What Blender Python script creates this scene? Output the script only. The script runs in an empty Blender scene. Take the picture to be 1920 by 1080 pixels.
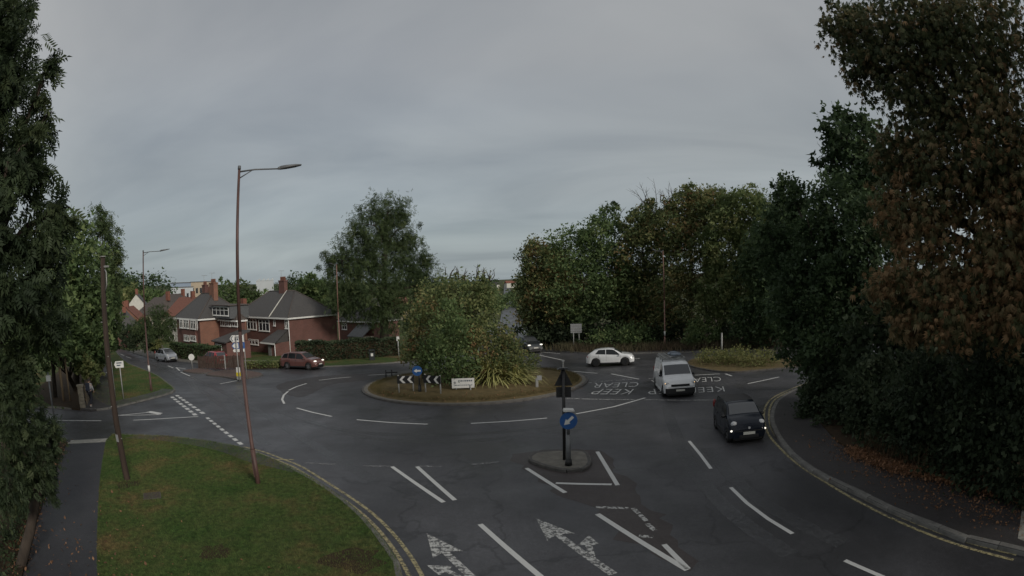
import bpy, bmesh, math, random
import numpy as np
from mathutils import Vector, Matrix
from mathutils.geometry import tessellate_polygon
random.seed(7)
S = bpy.context.scene
COL = S.collection
HC = 5.65                                   # camera height above the road plane at its foot
LENS_F = 980.0; PITCH = math.radians(-0.876); ROLL = math.radians(-1.743)

# ------------------------------------------------------------------ camera
cd = bpy.data.cameras.new('camera'); cam = bpy.data.objects.new('camera', cd); COL.objects.link(cam)
cd.type = 'PANO'; cd.panorama_type = 'FISHEYE_EQUISOLID'
cd.fisheye_lens = LENS_F * 36 / 1920; cd.fisheye_fov = math.pi
cd.sensor_width = 36; cd.sensor_height = 20.25; cd.sensor_fit = 'HORIZONTAL'
cd.clip_start = 0.05; cd.clip_end = 8000
c_, s_ = math.cos(ROLL), math.sin(ROLL); cp, sp = math.cos(PITCH), math.sin(PITCH)
def _pt(v): return Vector((v[0], v[1]*cp - v[2]*sp, v[1]*sp + v[2]*cp))
_r = _pt((c_, 0, s_)); _u = _pt((-s_, 0, c_)); _f = _pt((0, 1, 0))
cam.matrix_world = Matrix(((_r.x, _u.x, -_f.x, 0), (_r.y, _u.y, -_f.y, 0), (_r.z, _u.z, -_f.z, HC), (0, 0, 0, 1)))
S.camera = cam

# ------------------------------------------------------------------ sky, sun, exposure
SUN_AZ, SUN_EL = math.radians(136), math.radians(26)
W = bpy.data.worlds.new('World'); S.world = W; W.use_nodes = True
nt = W.node_tree; nt.nodes.clear(); N = nt.nodes.new; Lk = nt.links.new
def mth(op, a, b=None, nt=nt):
    n = nt.nodes.new('ShaderNodeMath'); n.operation = op
    for i, v in enumerate((a, b)):
        if v is None: continue
        if isinstance(v, (int, float)): n.inputs[i].default_value = v
        else: nt.links.new(v, n.inputs[i])
    return n.outputs[0]
sky = N('ShaderNodeTexSky'); sky.sky_type = 'NISHITA'; sky.sun_disc = False
sky.sun_elevation = SUN_EL; sky.sun_rotation = SUN_AZ; sky.dust_density = 2.0
tc = N('ShaderNodeTexCoord'); sep = N('ShaderNodeSeparateXYZ'); Lk(tc.outputs['Generated'], sep.inputs[0])
zz = mth('ADD', mth('MAXIMUM', sep.outputs[2], 0.0), 0.17)
cx = mth('DIVIDE', sep.outputs[0], zz); cy = mth('DIVIDE', sep.outputs[1], zz)
cmb = N('ShaderNodeCombineXYZ'); Lk(mth('ADD', mth('MULTIPLY', cx, .55), mth('MULTIPLY', cy, -.14)), cmb.inputs[0]); Lk(mth('ADD', cy, mth('MULTIPLY', cx, .22)), cmb.inputs[1])
n1 = N('ShaderNodeTexNoise'); n1.inputs['Scale'].default_value = 1.0; n1.inputs['Detail'].default_value = 5; n1.inputs['Roughness'].default_value = .5
n1.inputs['Distortion'].default_value = .5
Lk(cmb.outputs[0], n1.inputs['Vector'])
n2 = N('ShaderNodeTexNoise'); n2.inputs['Scale'].default_value = .3; n2.inputs['Detail'].default_value = 3; Lk(cmb.outputs[0], n2.inputs['Vector'])
rmp = N('ShaderNodeValToRGB'); Lk(n1.outputs['Fac'], rmp.inputs[0])
e = rmp.color_ramp.elements; e[0].position = .30; e[0].color = (.228, .238, .247, 1); e[1].position = .68; e[1].color = (.352, .357, .354, 1)
rm2 = N('ShaderNodeValToRGB'); Lk(n2.outputs['Fac'], rm2.inputs[0])
e = rm2.color_ramp.elements; e[0].position = .36; e[0].color = (.74,)*3+(1,); e[1].position = .62; e[1].color = (.99,)*3+(1,)
bg1 = N('ShaderNodeBackground'); Lk(sky.outputs[0], bg1.inputs[0]); bg1.inputs[1].default_value = .06
tn = N('ShaderNodeValToRGB'); Lk(sep.outputs[2], tn.inputs[0]); e = tn.color_ramp.elements; e[0].position = .02; e[0].color = (.82, .92, .97, 1); e[1].position = .42; e[1].color = (1, 1, 1, 1)
mm = N('ShaderNodeMix'); mm.data_type = 'RGBA'; mm.blend_type = 'MULTIPLY'; mm.inputs[0].default_value = 1; Lk(rmp.outputs[0], mm.inputs[6]); Lk(tn.outputs[0], mm.inputs[7])
bg2 = N('ShaderNodeBackground'); Lk(mm.outputs[2], bg2.inputs[0]); bg2.inputs[1].default_value = 1.0
mx = N('ShaderNodeMixShader'); Lk(rm2.outputs[0], mx.inputs[0]); Lk(bg1.outputs[0], mx.inputs[1]); Lk(bg2.outputs[0], mx.inputs[2])
wo = N('ShaderNodeOutputWorld'); Lk(mx.outputs[0], wo.inputs[0])
sl = bpy.data.lights.new('sun', 'SUN'); sl.energy = 1.5; sl.angle = math.radians(12); sl.color = (1, .93, .83)
so = bpy.data.objects.new('sun', sl); COL.objects.link(so); so.location = (40, -40, 60)
sd = Vector((math.sin(SUN_AZ)*math.cos(SUN_EL), math.cos(SUN_AZ)*math.cos(SUN_EL), math.sin(SUN_EL)))
so.rotation_euler = sd.to_track_quat('Z', 'Y').to_euler()
V = S.view_settings; V.view_transform = 'Standard'; V.look = 'None'; V.exposure = .37; V.gamma = 1
S.cycles.max_bounces = 7; S.cycles.diffuse_bounces = 4; S.cycles.glossy_bounces = 3; S.cycles.transparent_max_bounces = 6
S.cycles.use_denoising = True

# ------------------------------------------------------------------ lens geometry and the sloping ground
def ray(x, y):
    dx = x-960.; dy = 540.-y
    u = c_*dx - s_*dy; v = s_*dx + c_*dy
    r = math.hypot(u, v); th = 2*math.asin(r/(2*LENS_F)); k = math.sin(th)/max(r, 1e-9)
    return _pt((u*k, math.cos(th), v*k))
def P(x, y): return -.04*y + .014*x
NRM = Vector((-.014, .04, 1)).normalized()
def G(px, py, dz=0.0):                       # the point of the road plane seen at that place of the photograph
    d = ray(px, py); t = (HC-dz)/(-d.z - .04*d.y + .014*d.x)
    return Vector((t*d.x, t*d.y, P(t*d.x, t*d.y)+dz))
def D(px, py, dist):                         # the point at a horizontal distance along a line of sight
    d = ray(px, py); k = dist/math.hypot(d.x, d.y)
    return Vector((d.x*k, d.y*k, HC+d.z*k))
def gz(x, y): return Vector((x, y, P(x, y)))
def hz(px, py, x, y):                        # height seen at that place, above the point x, y
    d = ray(px, py); return HC + d.z*math.hypot(x, y)/math.hypot(d.x, d.y)
def terrain(x, y):
    z = P(max(-90, min(60, x)), min(max(y, -30), 110))
    if y > 110:
        t = y-110
        z += -.04*min(t, 150) + .04*min(t, 150)**2/300
        if t > 150: z += 4.6*(1-math.cos(min(1, (t-150)/700)*math.pi)) + max(0, t-850)*.004
    if x < -90:
        t = -x-90; z += -.03*min(t, 200) + max(0, t-200)*.022
    return z

# ------------------------------------------------------------------ materials
MAT = {}
def mat(name, col, rough=.7, var=0.0, scale=8.0, metal=0.0, bump=0.0, bscale=40.0, col2=None, coat=0.0, emit=None, spec=.5, detail=6, coords='Object', stretch=None, trans=0):
    if name in MAT: return MAT[name]
    m = bpy.data.materials.new(name); m.use_nodes = True; t = m.node_tree; b = t.nodes['Principled BSDF']
    b.inputs['Roughness'].default_value = rough; b.inputs['Metallic'].default_value = metal
    b.inputs['Specular IOR Level'].default_value = spec; b.inputs['Coat Weight'].default_value = coat
    b.inputs['Base Color'].default_value = (*col, 1)
    if trans: b.inputs['Transmission Weight'].default_value = trans
    vec = None
    if var or col2 or bump:
        tcn = t.nodes.new('ShaderNodeTexCoord'); vec = tcn.outputs[coords]
        if stretch:
            mp = t.nodes.new('ShaderNodeMapping'); mp.inputs['Scale'].default_value = stretch; t.links.new(vec, mp.inputs[0]); vec = mp.outputs[0]
    if var or col2:
        n = t.nodes.new('ShaderNodeTexNoise'); n.inputs['Scale'].default_value = scale; n.inputs['Detail'].default_value = detail; n.inputs['Roughness'].default_value = .65
        t.links.new(vec, n.inputs['Vector'])
        r = t.nodes.new('ShaderNodeValToRGB'); t.links.new(n.outputs['Fac'], r.inputs[0])
        a, c = r.color_ramp.elements; a.position = .3; c.position = .7
        k = col2 or tuple(min(1, x*(1+var)) for x in col); q = col if col2 else tuple(x*(1-var) for x in col)
        a.color = (*q, 1); c.color = (*k, 1); t.links.new(r.outputs[0], b.inputs['Base Color'])
    if bump:
        n = t.nodes.new('ShaderNodeTexNoise'); n.inputs['Scale'].default_value = bscale; n.inputs['Detail'].default_value = 4
        t.links.new(vec, n.inputs['Vector']); bp = t.nodes.new('ShaderNodeBump'); bp.inputs['Strength'].default_value = bump; bp.inputs['Distance'].default_value = .02
        t.links.new(n.outputs['Fac'], bp.inputs['Height']); t.links.new(bp.outputs[0], b.inputs['Normal'])
    if emit:
        b.inputs['Emission Color'].default_value = (*emit[0], 1); b.inputs['Emission Strength'].default_value = emit[1]
    MAT[name] = m; return m

def asphalt(name, c0, c1, rough, patch=.25, cracks=True):
    m = bpy.data.materials.new(name); m.use_nodes = True; t = m.node_tree; b = t.nodes['Principled BSDF']
    L = t.links.new; nn = t.nodes.new
    tcn = nn('ShaderNodeTexCoord'); ob = tcn.outputs['Object']
    def noise(sc, det=5, ro=.6, st=None):
        n = nn('ShaderNodeTexNoise'); n.inputs['Scale'].default_value = sc; n.inputs['Detail'].default_value = det; n.inputs['Roughness'].default_value = ro
        if st:
            mp = nn('ShaderNodeMapping'); mp.inputs['Scale'].default_value = st; mp.inputs['Rotation'].default_value = (0, 0, .7); L(ob, mp.inputs[0]); L(mp.outputs[0], n.inputs['Vector'])
        else: L(ob, n.inputs['Vector'])
        return n.outputs['Fac']
    def ramp(f, p0, v0, p1, v1):
        r = nn('ShaderNodeValToRGB'); L(f, r.inputs[0]); a, c = r.color_ramp.elements
        a.position = p0; c.position = p1; a.color = (v0, v0, v0, 1) if isinstance(v0, float) else (*v0, 1); c.color = (v1, v1, v1, 1) if isinstance(v1, float) else (*v1, 1); return r.outputs[0]
    def mul(a, bb):
        x = nn('ShaderNodeMix'); x.data_type = 'RGBA'; x.blend_type = 'MULTIPLY'; x.inputs[0].default_value = 1
        L(a, x.inputs[6]); L(bb, x.inputs[7]); return x.outputs[2]
    grain = ramp(noise(38, 4, .8), .3, c0, .7, c1)
    big = ramp(noise(.16, 4), .35, 1-patch, .65, 1+patch)
    streak = ramp(noise(.35, 5, .65, (1, .16, 1)), .35, .84, .65, 1.14)
    col = mul(mul(mul(grain, big), streak), ramp(noise(9, 3, .9), .32, .78, .68, 1.22))
    if cracks:
        vo = nn('ShaderNodeTexVoronoi'); vo.feature = 'DISTANCE_TO_EDGE'; vo.inputs['Scale'].default_value = .17
        nv = nn('ShaderNodeTexNoise'); nv.inputs['Scale'].default_value = .9; nv.inputs['Detail'].default_value = 5; L(ob, nv.inputs['Vector'])
        ad = nn('ShaderNodeMix'); ad.data_type = 'RGBA'; ad.blend_type = 'LINEAR_LIGHT'; ad.inputs[0].default_value = .9; L(ob, ad.inputs[6]); L(nv.outputs['Color'], ad.inputs[7])
        L(ad.outputs[2], vo.inputs['Vector'])
        col = mul(col, ramp(vo.outputs['Distance'], .003, .6, .012, 1.0))
    L(col, b.inputs['Base Color'])
    L(ramp(noise(.3, 4), .35, rough-.12, .65, rough+.14), b.inputs['Roughness'])
    bp = nn('ShaderNodeBump'); bp.inputs['Strength'].default_value = .5; bp.inputs['Distance'].default_value = .012; L(noise(55, 3, .7), bp.inputs['Height']); L(bp.outputs[0], b.inputs['Normal'])
    MAT[name] = m; return m

# ------------------------------------------------------------------ mesh helpers
class MB:
    def __init__(s): s.v = []; s.f = []; s.sm = []
    def face(s, pts, sm=False):
        i = len(s.v); s.v += [tuple(p) for p in pts]; s.f.append(tuple(range(i, i+len(pts)))); s.sm.append(sm)
    def box(s, x0, x1, y0, y1, z0, z1, M=None, ch=0.0):
        if ch:
            pr = [(x0+ch, y0), (x1-ch, y0), (x1, y0+ch), (x1, y1-ch), (x1-ch, y1), (x0+ch, y1), (x0, y1-ch), (x0, y0+ch)]
            return s.prism([(a, b, z0) for a, b in pr], (0, 0, z1-z0), M)
        p = [Vector(q) for q in ((x0,y0,z0),(x1,y0,z0),(x1,y1,z0),(x0,y1,z0),(x0,y0,z1),(x1,y0,z1),(x1,y1,z1),(x0,y1,z1))]
        if M: p = [M @ q for q in p]
        i = len(s.v); s.v += [tuple(q) for q in p]
        for f in ((3,2,1,0),(4,5,6,7),(0,1,5,4),(1,2,6,5),(2,3,7,6),(3,0,4,7)): s.f.append(tuple(i+k for k in f)); s.sm.append(False)
        return s
    def prism(s, poly, ext, M=None):
        a = [Vector(p) for p in poly]; b = [p+Vector(ext) for p in a]
        if M: a = [M @ p for p in a]; b = [M @ p for p in b]
        i = len(s.v); n = len(a); s.v += [tuple(p) for p in a+b]
        s.f.append(tuple(i+k for k in reversed(range(n)))); s.f.append(tuple(i+n+k for k in range(n))); s.sm += [False]*2
        for k in range(n):
            j = (k+1) % n; s.f.append((i+k, i+j, i+n+j, i+n+k)); s.sm.append(False)
        return s
    def tube(s, path, rad, n=8, cap=True):
        path = [Vector(p) for p in path]; R = rad if isinstance(rad, (list, tuple)) else [rad]*len(path)
        i0 = len(s.v); prev = None
        for k, p in enumerate(path):
            d = (path[min(k+1, len(path)-1)]-path[max(k-1, 0)]).normalized()
            if prev is None: a = d.orthogonal().normalized()
            else: a = (prev - d*prev.dot(d)).normalized()
            prev = a; b = d.cross(a)
            for j in range(n):
                t = 2*math.pi*j/n; s.v.append(tuple(p+(a*math.cos(t)+b*math.sin(t))*R[k]))
        for k in range(len(path)-1):
            for j in range(n):
                q = (j+1) % n; s.f.append((i0+k*n+j, i0+k*n+q, i0+(k+1)*n+q, i0+(k+1)*n+j)); s.sm.append(True)
        if cap:
            s.f.append(tuple(i0+j for j in reversed(range(n)))); s.f.append(tuple(i0+(len(path)-1)*n+j for j in range(n))); s.sm += [False]*2
        return s
    def cyl(s, c, r, h, n=16, M=None, r2=None):
        r2 = r if r2 is None else r2; c = Vector(c); i = len(s.v)
        for (rr, z) in ((r, 0), (r2, h)):
            for j in range(n):
                t = 2*math.pi*j/n; p = c+Vector((rr*math.cos(t), rr*math.sin(t), z)); s.v.append(tuple(M @ p if M else p))
        for j in range(n):
            q = (j+1) % n; s.f.append((i+j, i+q, i+n+q, i+n+j)); s.sm.append(n > 10)
        s.f.append(tuple(i+j for j in reversed(range(n)))); s.f.append(tuple(i+n+j for j in range(n))); s.sm += [False]*2
        return s
    def build(s, name, m, parent=None, org=None):
        me = bpy.data.meshes.new(name); o = Vector(org) if org is not None else Vector((0, 0, 0))
        me.from_pydata([tuple(Vector(p)-o) for p in s.v], [], s.f); me.polygons.foreach_set('use_smooth', s.sm); me.update()
        me.materials.append(MAT[m] if isinstance(m, str) else m)
        ob = bpy.data.objects.new(name, me); COL.objects.link(ob)
        if parent is not None: ob.parent = parent
        return ob
def tag(o, label, cat, group=None):
    o['label'] = label; o['category'] = cat
    if group: o['group'] = group
    return o
def thing(name, label, cat, loc=(0, 0, 0), rz=0.0, group=None):
    o = bpy.data.objects.new(name, None); COL.objects.link(o); o.empty_display_size = .3
    o.location = loc; o.rotation_euler = (0, 0, rz); return tag(o, label, cat, group)
def struct(o): o['kind'] = 'structure'; return o
def frame(o, ax, up=Vector((0, 0, 1))):      # local x along ax, z near up
    ax = Vector(ax).normalized(); y = up.cross(ax).normalized(); z = ax.cross(y)
    return Matrix(((ax.x, y.x, z.x, o[0]), (ax.y, y.y, z.y, o[1]), (ax.z, y.z, z.z, o[2]), (0, 0, 0, 1)))
def smoothline(pts, step=.5, closed=False):
    pts = [Vector(p[:2]) for p in pts]; out = []; n = len(pts)
    for i in range(n if closed else n-1):
        if closed: a, b, c, d = pts[i-1], pts[i], pts[(i+1) % n], pts[(i+2) % n]
        else: a, b, c, d = pts[max(i-1, 0)], pts[i], pts[i+1], pts[min(i+2, n-1)]
        k = max(1, int((c-b).length/step))
        for j in range(k):
            t = j/k; out.append(.5*((2*b)+(c-a)*t+(2*a-5*b+4*c-d)*t*t+(3*b-a-3*c+d)*t**3))
    if not closed: out.append(pts[-1])
    return out
# ------------------------------------------------------------------ setting materials
asphalt('asphalt', (.033, .033, .037), (.080, .079, .085), .44, .4)
asphalt('asphalt_path', (.022, .022, .026), (.040, .040, .046), .6, .12, False)
asphalt('asphalt_walk', (.030, .027, .028), (.055, .050, .050), .62, .15, False)
asphalt('asphalt_red', (.036, .030, .029), (.070, .055, .052), .58, .2, False)
def turf(name, a, c, d):
    m = bpy.data.materials.new(name); m.use_nodes = True; t = m.node_tree; b = t.nodes['Principled BSDF']; L = t.links.new; nn = t.nodes.new
    tcn = nn('ShaderNodeTexCoord')
    def noise(sc, det): n = nn('ShaderNodeTexNoise'); n.inputs['Scale'].default_value = sc; n.inputs['Detail'].default_value = det; n.inputs['Roughness'].default_value = .7; L(tcn.outputs['Object'], n.inputs['Vector']); return n.outputs['Fac']
    r = nn('ShaderNodeValToRGB'); e = r.color_ramp.elements; e[0].position = .36; e[0].color = (*a, 1); e[1].position = .66; e[1].color = (*d, 1); x = e.new(.5); x.color = (*c, 1); L(noise(.42, 8), r.inputs[0])
    r2 = nn('ShaderNodeValToRGB'); f = r2.color_ramp.elements; f[0].position = .3; f[0].color = (.45, .45, .45, 1); f[1].position = .72; f[1].color = (1.5, 1.5, 1.4, 1); L(noise(7, 6), r2.inputs[0])
    mx = nn('ShaderNodeMix'); mx.data_type = 'RGBA'; mx.blend_type = 'MULTIPLY'; mx.inputs[0].default_value = 1; L(r.outputs[0], mx.inputs[6]); L(r2.outputs[0], mx.inputs[7]); L(mx.outputs[2], b.inputs['Base Color'])
    b.inputs['Roughness'].default_value = .9; b.inputs['Specular IOR Level'].default_value = .15
    bp = nn('ShaderNodeBump'); bp.inputs['Strength'].default_value = 1; bp.inputs['Distance'].default_value = .05; L(noise(18, 5), bp.inputs['Height']); L(bp.outputs[0], b.inputs['Normal']); MAT[name] = m
turf('grass', (.044, .082, .022), (.070, .096, .032), (.135, .098, .046)); turf('blade_turf', (.068, .128, .036), (.105, .140, .048), (.200, .148, .072))
mat('grass_blade', (.050, .088, .022), .8, spec=.2, scale=.4, col2=(.150, .128, .052), detail=9)
mat('dry_blade', (.165, .125, .060), .85, spec=.2, scale=.8, col2=(.085, .082, .034))
mat('drygrass', (.085, .068, .032), .95, scale=2.0, col2=(.160, .118, .056), bump=.8, bscale=25, spec=.2)
mat('soil', (.030, .022, .015), .95, scale=3, col2=(.060, .040, .022), bump=.9, bscale=14, spec=.2)
mat('field', (.035, .050, .020), .95, scale=.02, col2=(.080, .080, .030), spec=.2)
mat('kerb', (.150, .145, .135), .8, .35, 3.0, bump=.3, bscale=30, coords='Object')
mat('kerb_dark', (.085, .080, .075), .8, .3, 3.0, bump=.3, bscale=30)
mat('paving', (.155, .143, .122), .85, .3, 4.0, bump=.5, bscale=18)
mat('redpaving', (.105, .068, .056), .85, .25, 6.0, bump=.4, bscale=18)
mat('concrete', (.26, .25, .22), .85, .25, 4.0, bump=.3)
def paint(name, col, lo, hi, top=1.0, rough=.6):
    m = bpy.data.materials.new(name); m.use_nodes = True; t = m.node_tree; b = t.nodes['Principled BSDF']
    b.inputs['Base Color'].default_value = (*col, 1); b.inputs['Roughness'].default_value = rough
    o = t.nodes['Material Output']; tr = t.nodes.new('ShaderNodeBsdfTransparent'); mx = t.nodes.new('ShaderNodeMixShader')
    tcn = t.nodes.new('ShaderNodeTexCoord'); n = t.nodes.new('ShaderNodeTexNoise'); n.inputs['Scale'].default_value = 9; n.inputs['Detail'].default_value = 8; n.inputs['Roughness'].default_value = .75
    t.links.new(tcn.outputs['Object'], n.inputs['Vector'])
    r = t.nodes.new('ShaderNodeValToRGB'); r.color_ramp.elements[0].position = lo; r.color_ramp.elements[1].position = hi; r.color_ramp.elements[1].color = (top,)*3+(1,); t.links.new(n.outputs['Fac'], r.inputs[0])
    t.links.new(r.outputs[0], mx.inputs[0]); t.links.new(tr.outputs[0], mx.inputs[1]); t.links.new(b.outputs[0], mx.inputs[2]); t.links.new(mx.outputs[0], o.inputs[0])
    MAT[name] = m
paint('polish', (.120, .123, .130), .32, .72, .75, .3)
paint('white_paint', (.58, .58, .56), .26, .40)
paint('worn_paint', (.50, .50, .48), .42, .55)
paint('faint_paint', (.30, .30, .30), .46, .60)
paint('yellow_paint', (.38, .33, .18), .36, .56)

# ------------------------------------------------------------------ ground and roads
def ground_sheet():
    xs = [-2600,-1800,-1200,-800,-560,-400,-300,-240,-190,-150,-120,-105,-90,-60,-30,0,30,60,80,110,150,200,280,400,600,900,1400,2600]
    ys = [-150,-60,-30,0,30,60,90,110,120,135,150,165,180,200,220,240,260,290,320,360,400,450,500,560,620,700,800,900,1000,1200,1500,2000,3200]
    v = [(x, y, terrain(x, y)-.14) for y in ys for x in xs]; n = len(xs)
    f = [(j*n+i, j*n+i+1, (j+1)*n+i+1, (j+1)*n+i) for j in range(len(ys)-1) for i in range(n-1)]
    b = MB(); b.v = v; b.f = f; b.sm = [True]*len(f); return struct(b.build('ground', 'field'))
ground_sheet()
b = MB(); b.face([(-88, -28, P(-88, -28)), (58, -28, P(58, -28)), (58, 109, P(58, 109)), (-88, 109, P(-88, 109))])
road = struct(b.build('road', 'asphalt'))
b = MB(); ys = [108, 125, 140, 155, 170, 185, 200, 220, 240, 260, 290, 320, 360, 400, 450, 500, 560, 620, 700, 800, 900]
for a, c in zip(ys, ys[1:]):
    xa = lambda y: -.5 - max(0, y-150)*.012
    b.face([(xa(a)-3.2, a, terrain(0, a)+.05), (xa(a)+3.2, a, terrain(0, a)+.05), (xa(c)+3.2, c, terrain(0, c)+.05), (xa(c)-3.2, c, terrain(0, c)+.05)])
struct(b.build('distant_road', 'asphalt'))

def slab(name, poly, m, h=.11, low=-.13, parent=None):
    poly = [Vector(p[:2]) for p in poly]
    if sum(a.x*c.y-c.x*a.y for a, c in zip(poly, poly[1:]+poly[:1])) < 0: poly.reverse()
    top = [Vector((p.x, p.y, P(p.x, p.y)+h)) for p in poly]; b = MB(); n = len(top)
    b.v = [tuple(p) for p in top]+[(p.x, p.y, p.z-h+low) for p in top]
    for t in tessellate_polygon([top]):
        A, B_, C_ = (top[i] for i in t)
        if (B_-A).cross(C_-A).z < 0: t = (t[0], t[2], t[1])
        b.f.append(tuple(t))
    for k in range(n): j = (k+1) % n; b.f.append((n+k, n+j, j, k))
    b.sm = [False]*len(b.f); o = b.build(name, m, parent)
    return o if parent else struct(o)
_kerb = {}
def kerbs(parent, line, side, length=.915, m='kerb', w=.14, h=.118, step=None):
    key = (length, m, w, h)
    if key not in _kerb:
        b = MB(); ch = .018; l = length/2-.008
        b.prism([(-l, -w/2, -.13), (-l, w/2, -.13), (-l, w/2, h-.004), (-l, w/2-ch, h), (-l, -w/2+ch*1.6, h), (-l, -w/2, h-ch*1.6)], (2*l, 0, 0))
        me = bpy.data.meshes.new('kerb_stone'); me.from_pydata(b.v, [], b.f); me.materials.append(MAT[m]); _kerb[key] = me
    L_ = [Vector(p[:2]) for p in line]; acc = 0.0; tgt = length/2
    for a, c in zip(L_, L_[1:]):
        d = (c-a).length
        while tgt <= acc+d and d > 0:
            p = a+(c-a)*((tgt-acc)/d); t = (c-a)/d; nrm = Vector((-t.y, t.x))*side
            q = p+nrm*(w/2-.012)
            ax = Vector((t.x, t.y, -.04*t.y+.014*t.x))*side
            o = bpy.data.objects.new('kerb_stone', _kerb[key]); COL.objects.link(o)
            M = frame((q.x, q.y, P(q.x, q.y)+random.uniform(-.006, .004)), ax, NRM)
            o.parent = parent; o.matrix_world = M; tgt += length
        acc += d
def GP(pts): return [G(*p) for p in pts]
def far(*p): return [Vector(q) for q in p]

# near-left grass verge with its footpath
PR = far((-18.2, 16.6), (-14.3, 12.3), (-10.9, 8.7), (-9.1, 6.8), (-5.5, 3), (-1.6, -1.2))
KL = smoothline(GP([(213, 817), (307, 821), (380, 829), (440, 840), (490, 856), (545, 880), (600, 910), (650, 945), (690, 982), (722, 1022), (752, 1075)])+far((-1.95, 7), (-1.7, 3), (-1.6, -1.0)))
verge = slab('grass_verge', KL+PR[::-1], 'grass')
kerbs(verge, KL, -1)
PL = [p+Vector((-.73, -.68))*2.1 for p in PR]
path = slab('footpath', PR+PL[::-1], 'asphalt_path', .104)
_kl = [p for p in KL if p.x < -7.4 and p.x > -17.6]; slab('footway_strip', [p for p in _kl]+[p+Vector((-.35, -.95))*min(1, .25+(-7.4-p.x)/3) for p in _kl][::-1], 'asphalt_walk', .114, parent=verge)
def blot(px, py, r, m, seed, par, h):
    g = G(px, py, h); rr = random.Random(seed); slab('bare_patch', [(g.x+r*rr.uniform(.6, 1.25)*math.cos(k*.4488), g.y+r*rr.uniform(.6, 1.25)*math.sin(k*.4488)) for k in range(14)], m, h, low=.0, parent=par)
blot(240, 908, .5, 'soil', 1, verge, .1125); blot(660, 1050, .7, 'soil', 2, verge, .1125)
slab('dropped_kerb', [(-18.05, 16.75), (-19.75, 15.3), (-20.1, 15.75), (-18.45, 17.25)], 'concrete', .06, parent=path)
slab('tactile_strip', [(-18.0, 16.4), (-19.6, 14.98), (-19.75, 15.25), (-18.1, 16.72)], 'concrete', .110, parent=path)
slab('woodland_bank', [p+Vector((-.73, -.68))*.0 for p in PL]+far((-3, -14), (-40, -14), (-46, -3), (-32, 7), (-20.6, 15.6)), 'soil', .16)
# corner verge across the side road
KC = smoothline(far((-60, -4), (-40, 12.5), (-30, 20.4), (-27.2, 21.6), (-25.2, 22.2), (-24.4, 23.4), (-24.3, 25.5), (-24.2, 28.6), (-24.5, 30.6), (-25.6, 32.1), (-27.9, 34.2), (-32.7, 38.4), (-38.8, 42.8), (-44.9, 47), (-53, 53.9), (-66, 66), (-88, 90)), .6)
corner = slab('corner_verge', KC+far((-88, 30), (-80, -4)), 'grass')
kerbs(corner, [p for p in KC if -45 < p.x and p.y > 10], 1)
slab('corner_footpath', GP([(152, 770), (172, 772), (206, 765), (208, 735), (202, 700), (196, 684), (188, 684), (186, 700), (180, 735), (160, 757)]), 'asphalt_walk', .116, parent=corner)
slab('worn_ground', GP([(95, 763), (150, 770), (160, 757), (178, 735), (186, 690), (120, 690), (60, 740)]), 'soil', .121, parent=corner)
slab('footway', [p for p in KC if -24.9 < p.x and 22.4 < p.y < 31.6]+[p+Vector((-1.5, .2)) for p in KC if -24.9 < p.x and 23.2 < p.y < 31.2][::-1], 'asphalt_walk', .1145, parent=corner)
# far side: pavement before the houses, verge before the hedge
KF = smoothline(far((-88, 86), (-72, 72.3), (-58.7, 62.3), (-48.4, 55.1), (-44.6, 52.8), (-40.2, 51.6), (-33.9, 49.6), (-24.1, 47.2), (-18.4, 47.5), (-14, 49), (-11.3, 50.5), (-8, 53.5), (-6, 58), (-5, 66), (-5, 108)), .8)
fverge = slab('far_verge', KF+far((-87, 108)), 'grass')
kerbs(fverge, [p for p in KF if p.x > -62 and p.y < 68], -1)
slab('pavement', [p for p in KF if -60 < p.x < -23]+GP([(522, 678), (455, 676.5), (385, 674), (335, 670), (300, 663), (262, 656)]), 'paving', .1155, parent=fverge)
slab('bare_strip', GP([(640, 676), (705, 670), (752, 674), (752, 669), (700, 665), (600, 668)]), 'drygrass', .117, parent=fverge)
# far right verge under the wood
KE = smoothline(far((4.2, 108), (4.2, 72), (4.6, 60), (5.6, 54.7), (7.4, 51.8), (10.5, 49.5), (14.5, 47.6), (24.6, 42), (40, 36), (57, 32)), .8)
wverge = slab('wooded_verge', KE+far((57, 108)), 'soil', .11)
kerbs(wverge, [p for p in KE if p.y < 75], -1)
slab('far_footway', [p for p in KE if p.y < 51.5 and p.x < 45]+[p+Vector((.9, 1.6)) for p in KE if p.y < 50.5 and p.x < 45][::-1], 'asphalt_walk', .115, parent=wverge)
# near right pavement and the bank behind it
KR = smoothline(far((57, 29), (30, 28.5), (21, 27.4))+GP([(1512, 724), (1482, 737), (1458, 752), (1447, 770), (1444, 790), (1452, 815), (1477, 851), (1519, 886), (1561, 908), (1604, 929), (1674, 964), (1748, 994), (1787, 1010), (1875, 1032), (1920, 1043)])+far((10.4, 3), (10.8, -3), (11, -12)))
rpave = slab('right_pavement', KR+far((57, -12)), 'asphalt_walk')
kerbs(rpave, [p for p in KR if p.x < 40], 1, w=.2)
HEDGE = far((30, 27), (20, 25.6), (16, 24.4), (14.4, 22.5), (12.7, 18.8), (11.2, 14.8), (11.0, 12.7), (11.05, 11.2), (11.9, 8.9), (12.5, 6.4), (12.9, -10))
slab('right_bank', HEDGE+far((56, -10), (56, 27)), 'soil', .18)
slab('concrete_apron', far((10.35, 5.3), (11.95, 6.3), (12.2, 3.2), (10.5, 2.9)), 'concrete', .1165, parent=rpave)
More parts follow.
